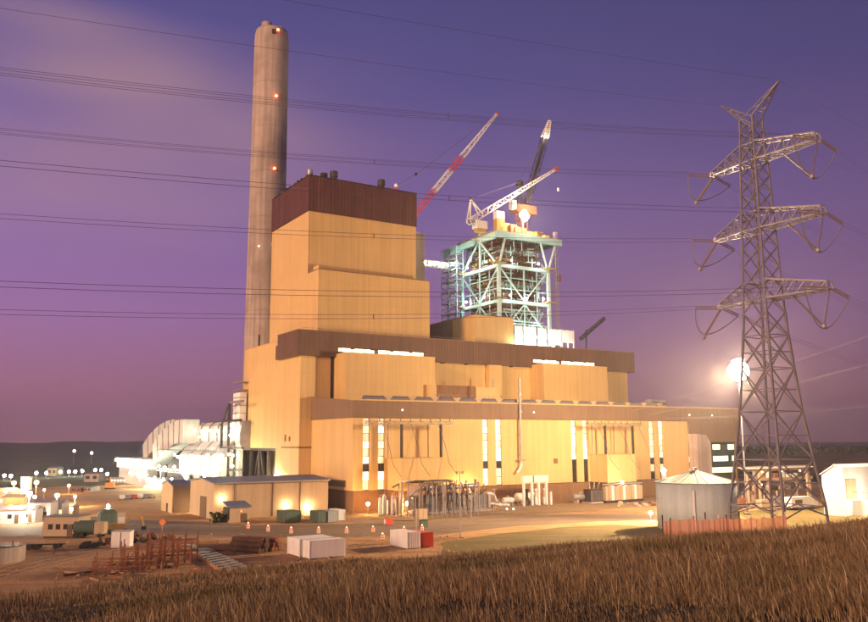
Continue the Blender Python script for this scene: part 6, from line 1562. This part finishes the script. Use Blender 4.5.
# round concrete basin at the far left
p = AT(-14, 546, 150); p.z = 0
cbn = T('concrete_basin', 'curved concrete basin wall cut by the left edge', 'basin', world=(p.x, p.y, 0))
cbn.part('wall', MB().lathe([(5.6, 0), (5.6, 2.3), (5.15, 2.3), (5.15, .2), (.1, .2)], n=40), 'concrete')
cbn.part('water', MB().lathe([(5.14, .9), (5.14, .95)], n=40), 'glassdark')
p = put(4, 560); t = T('generator_box', 'dark green generator box below the concrete basin', 'box', world=p); t.part('body', MB().box(-2.4, 2.2, -1, 1, .3, 2.2), 'green_box'); t.part('skid', MB().box(-2.5, 2.3, -.8, .8, 0, .298), 'dark'); t.part('exhaust', MB().tube((1.2, 0, 2.2), (1.2, 0, 3.0), .1, n=6), 'dark')
p = put(17, 552); t = T('marker_lamp', 'small white marker lamp at the basin', 'lamp', world=p); t.part('bulb', MB().sphere((0, 0, 1.3), .3, 8, 5), bulbmat(WHITE, 3)); t.part('stake', MB().tube((0, 0, 0), (0, 0, 1.05), .06, n=6), 'galv')
# lit compound at the left edge
for k, (px, py, w_, h, mm) in enumerate(((6, 524, 13, 3.2, 'white'), (24, 523, 9, 3.0, 'white'), (38, 521, 10, 4.2, 'white'), (52, 519, 8, 3.6, 'white'), (64, 516, 7, 2.4, 'shed'), (12, 513, 9, 4.0, 'shed'), (2, 507, 8, 4.5, 'shed'))):
    p = put(px, py); m_ = w_*mpp(px, py)/1.0
    t = T('compound_hut', ('long white hut at the left edge of the lit compound', 'white hut beneath the brightest lamp post', 'tall white hut in the middle of the lit compound', 'white hut at the foot of the right lamp post', 'low tan hut at the right end of the compound', 'tan hut in the second row of the compound', 'tan hut at the back left of the compound')[k], 'hut', world=p, rot=.05, group='huts of the lit compound')
    t.part('body', MB().box(-m_, m_, 0, 4.5, 0, h), mm); t.part('roof', MB().prism([(-.2, h), (4.7, h), (2.25, h+.8)], 'x', -m_-.2, m_+.2), 'galv')
    for q in range(4): t.part('window', MB().box(-m_+.6+q*m_*.45, -m_+1.5+q*m_*.45, -.05, -.003, 1.2, 2.1), 'lit_window' if q % 2 else 'glassdark')
    t.part('door', MB().box(m_-1.6, m_-.7, -.06, -.003, .1, 2.1), 'shed_dark')
p = put(23.5, 508); t = T('lit_tower', 'narrow floodlit white tower in the compound', 'tower', world=p); s = mpp(23, 508)
t.part('shaft', MB().box(-3.6*s, 3.6*s, 0, 1.6, 0, 26*s), 'white'); t.part('cap', MB().box(-4*s, 4*s, -.2, 1.8, 26*s+.003, 27*s), 'galv')
for z in (9, 15, 21): t.part('lamp', MB().sphere((-2.0*s+.5, -1.1, z*s), .5, 8, 6), bulbmat(WHITE, watts(4500, .5)))
t.part('annex', MB().box(-11*s, -3.7*s, 0, 3, 0, 10*s), 'white')
for k, (px, py) in enumerate(((8, 502), (45, 509), (18, 517), (60, 508))):
    lamp_post(px, py+5, py, SODIUM, 1800, ('small orange lamp behind the back hut', 'small orange lamp behind the tall white hut', 'small orange lamp between the white huts', 'small orange lamp near the end of the compound')[k], .32)
# far buildings
for k, (px, py, wpx, hpx, mm, lab) in enumerate(((51.5, 476, 8, 8.5, 'shed', 'pale block between the far white lamps'), (91, 482, 13, 9, 'concrete', 'far house with pale gable below the hills'), (121, 483, 20, 5, 'concrete', 'long low far building with a row of lit windows'), (76, 492, 9, 4, 'rust', 'small reddish far building'), (87, 492, 6, 5, 'concrete', 'small pale far building right of the reddish one'))):
    p = put(px, py); s = mpp(px, py); w_ = wpx*s/2; h = hpx*s
    t = T('far_building', lab, 'building', world=p, group='far buildings on the left')
    t.part('wall', MB().box(-w_, w_, 0, 9, 0, h*.8), mm); t.part('roof', MB().prism([(-.3, h*.8), (9.3, h*.8), (4.5, h)], 'x', -w_-.3, w_+.3), 'roofing')
    n = 7 if k == 2 else 2
    for q in range(n): x = -w_+(q+.5)*2*w_/n; t.part('window', MB().box(x-w_/n*.55, x+w_/n*.55, -.08, -.003, h*.3, h*.6), 'lit_office' if k == 2 else 'glassdark')
p = put(110, 489); t = T('orange_machine', 'small orange machine in front of the far buildings', 'machine', world=p); t.part('body', MB().box(-1.6, 1.6, -1, 1, .5, 2.4), 'orange'); t.part('mast', MB().box(-.2, .2, -.2, .2, 2.403, 4.6), 'orange'); t.part('track', MB().box(-1.8, 1.8, -1.1, 1.1, 0, .498), 'dark')
# ------------------------------------------------------------------ thin haze added to draw halos round the lamps
hm = bpy.data.materials.new('haze'); hm.use_nodes = True; hn = hm.node_tree; hn.nodes.clear()
ho_ = hn.nodes.new('ShaderNodeOutputMaterial'); hv = hn.nodes.new('ShaderNodeVolumePrincipled')
hv.inputs['Color'].default_value = (.9, .88, .92, 1); hv.inputs['Density'].default_value = 1.9e-4; hv.inputs['Anisotropy'].default_value = .72
hn.links.new(hv.outputs[0], ho_.inputs['Volume'])
bm_ = MB().box(-6500, 6500, -6500, 6500, -2, 215)
MATS['haze'] = hm
o = bpy.data.objects.new('haze', bm_.mesh('haze', 'haze')); COL.objects.link(o); tag(o, 'thin haze added over the plant so the lamps glow', 'haze', kind='stuff')
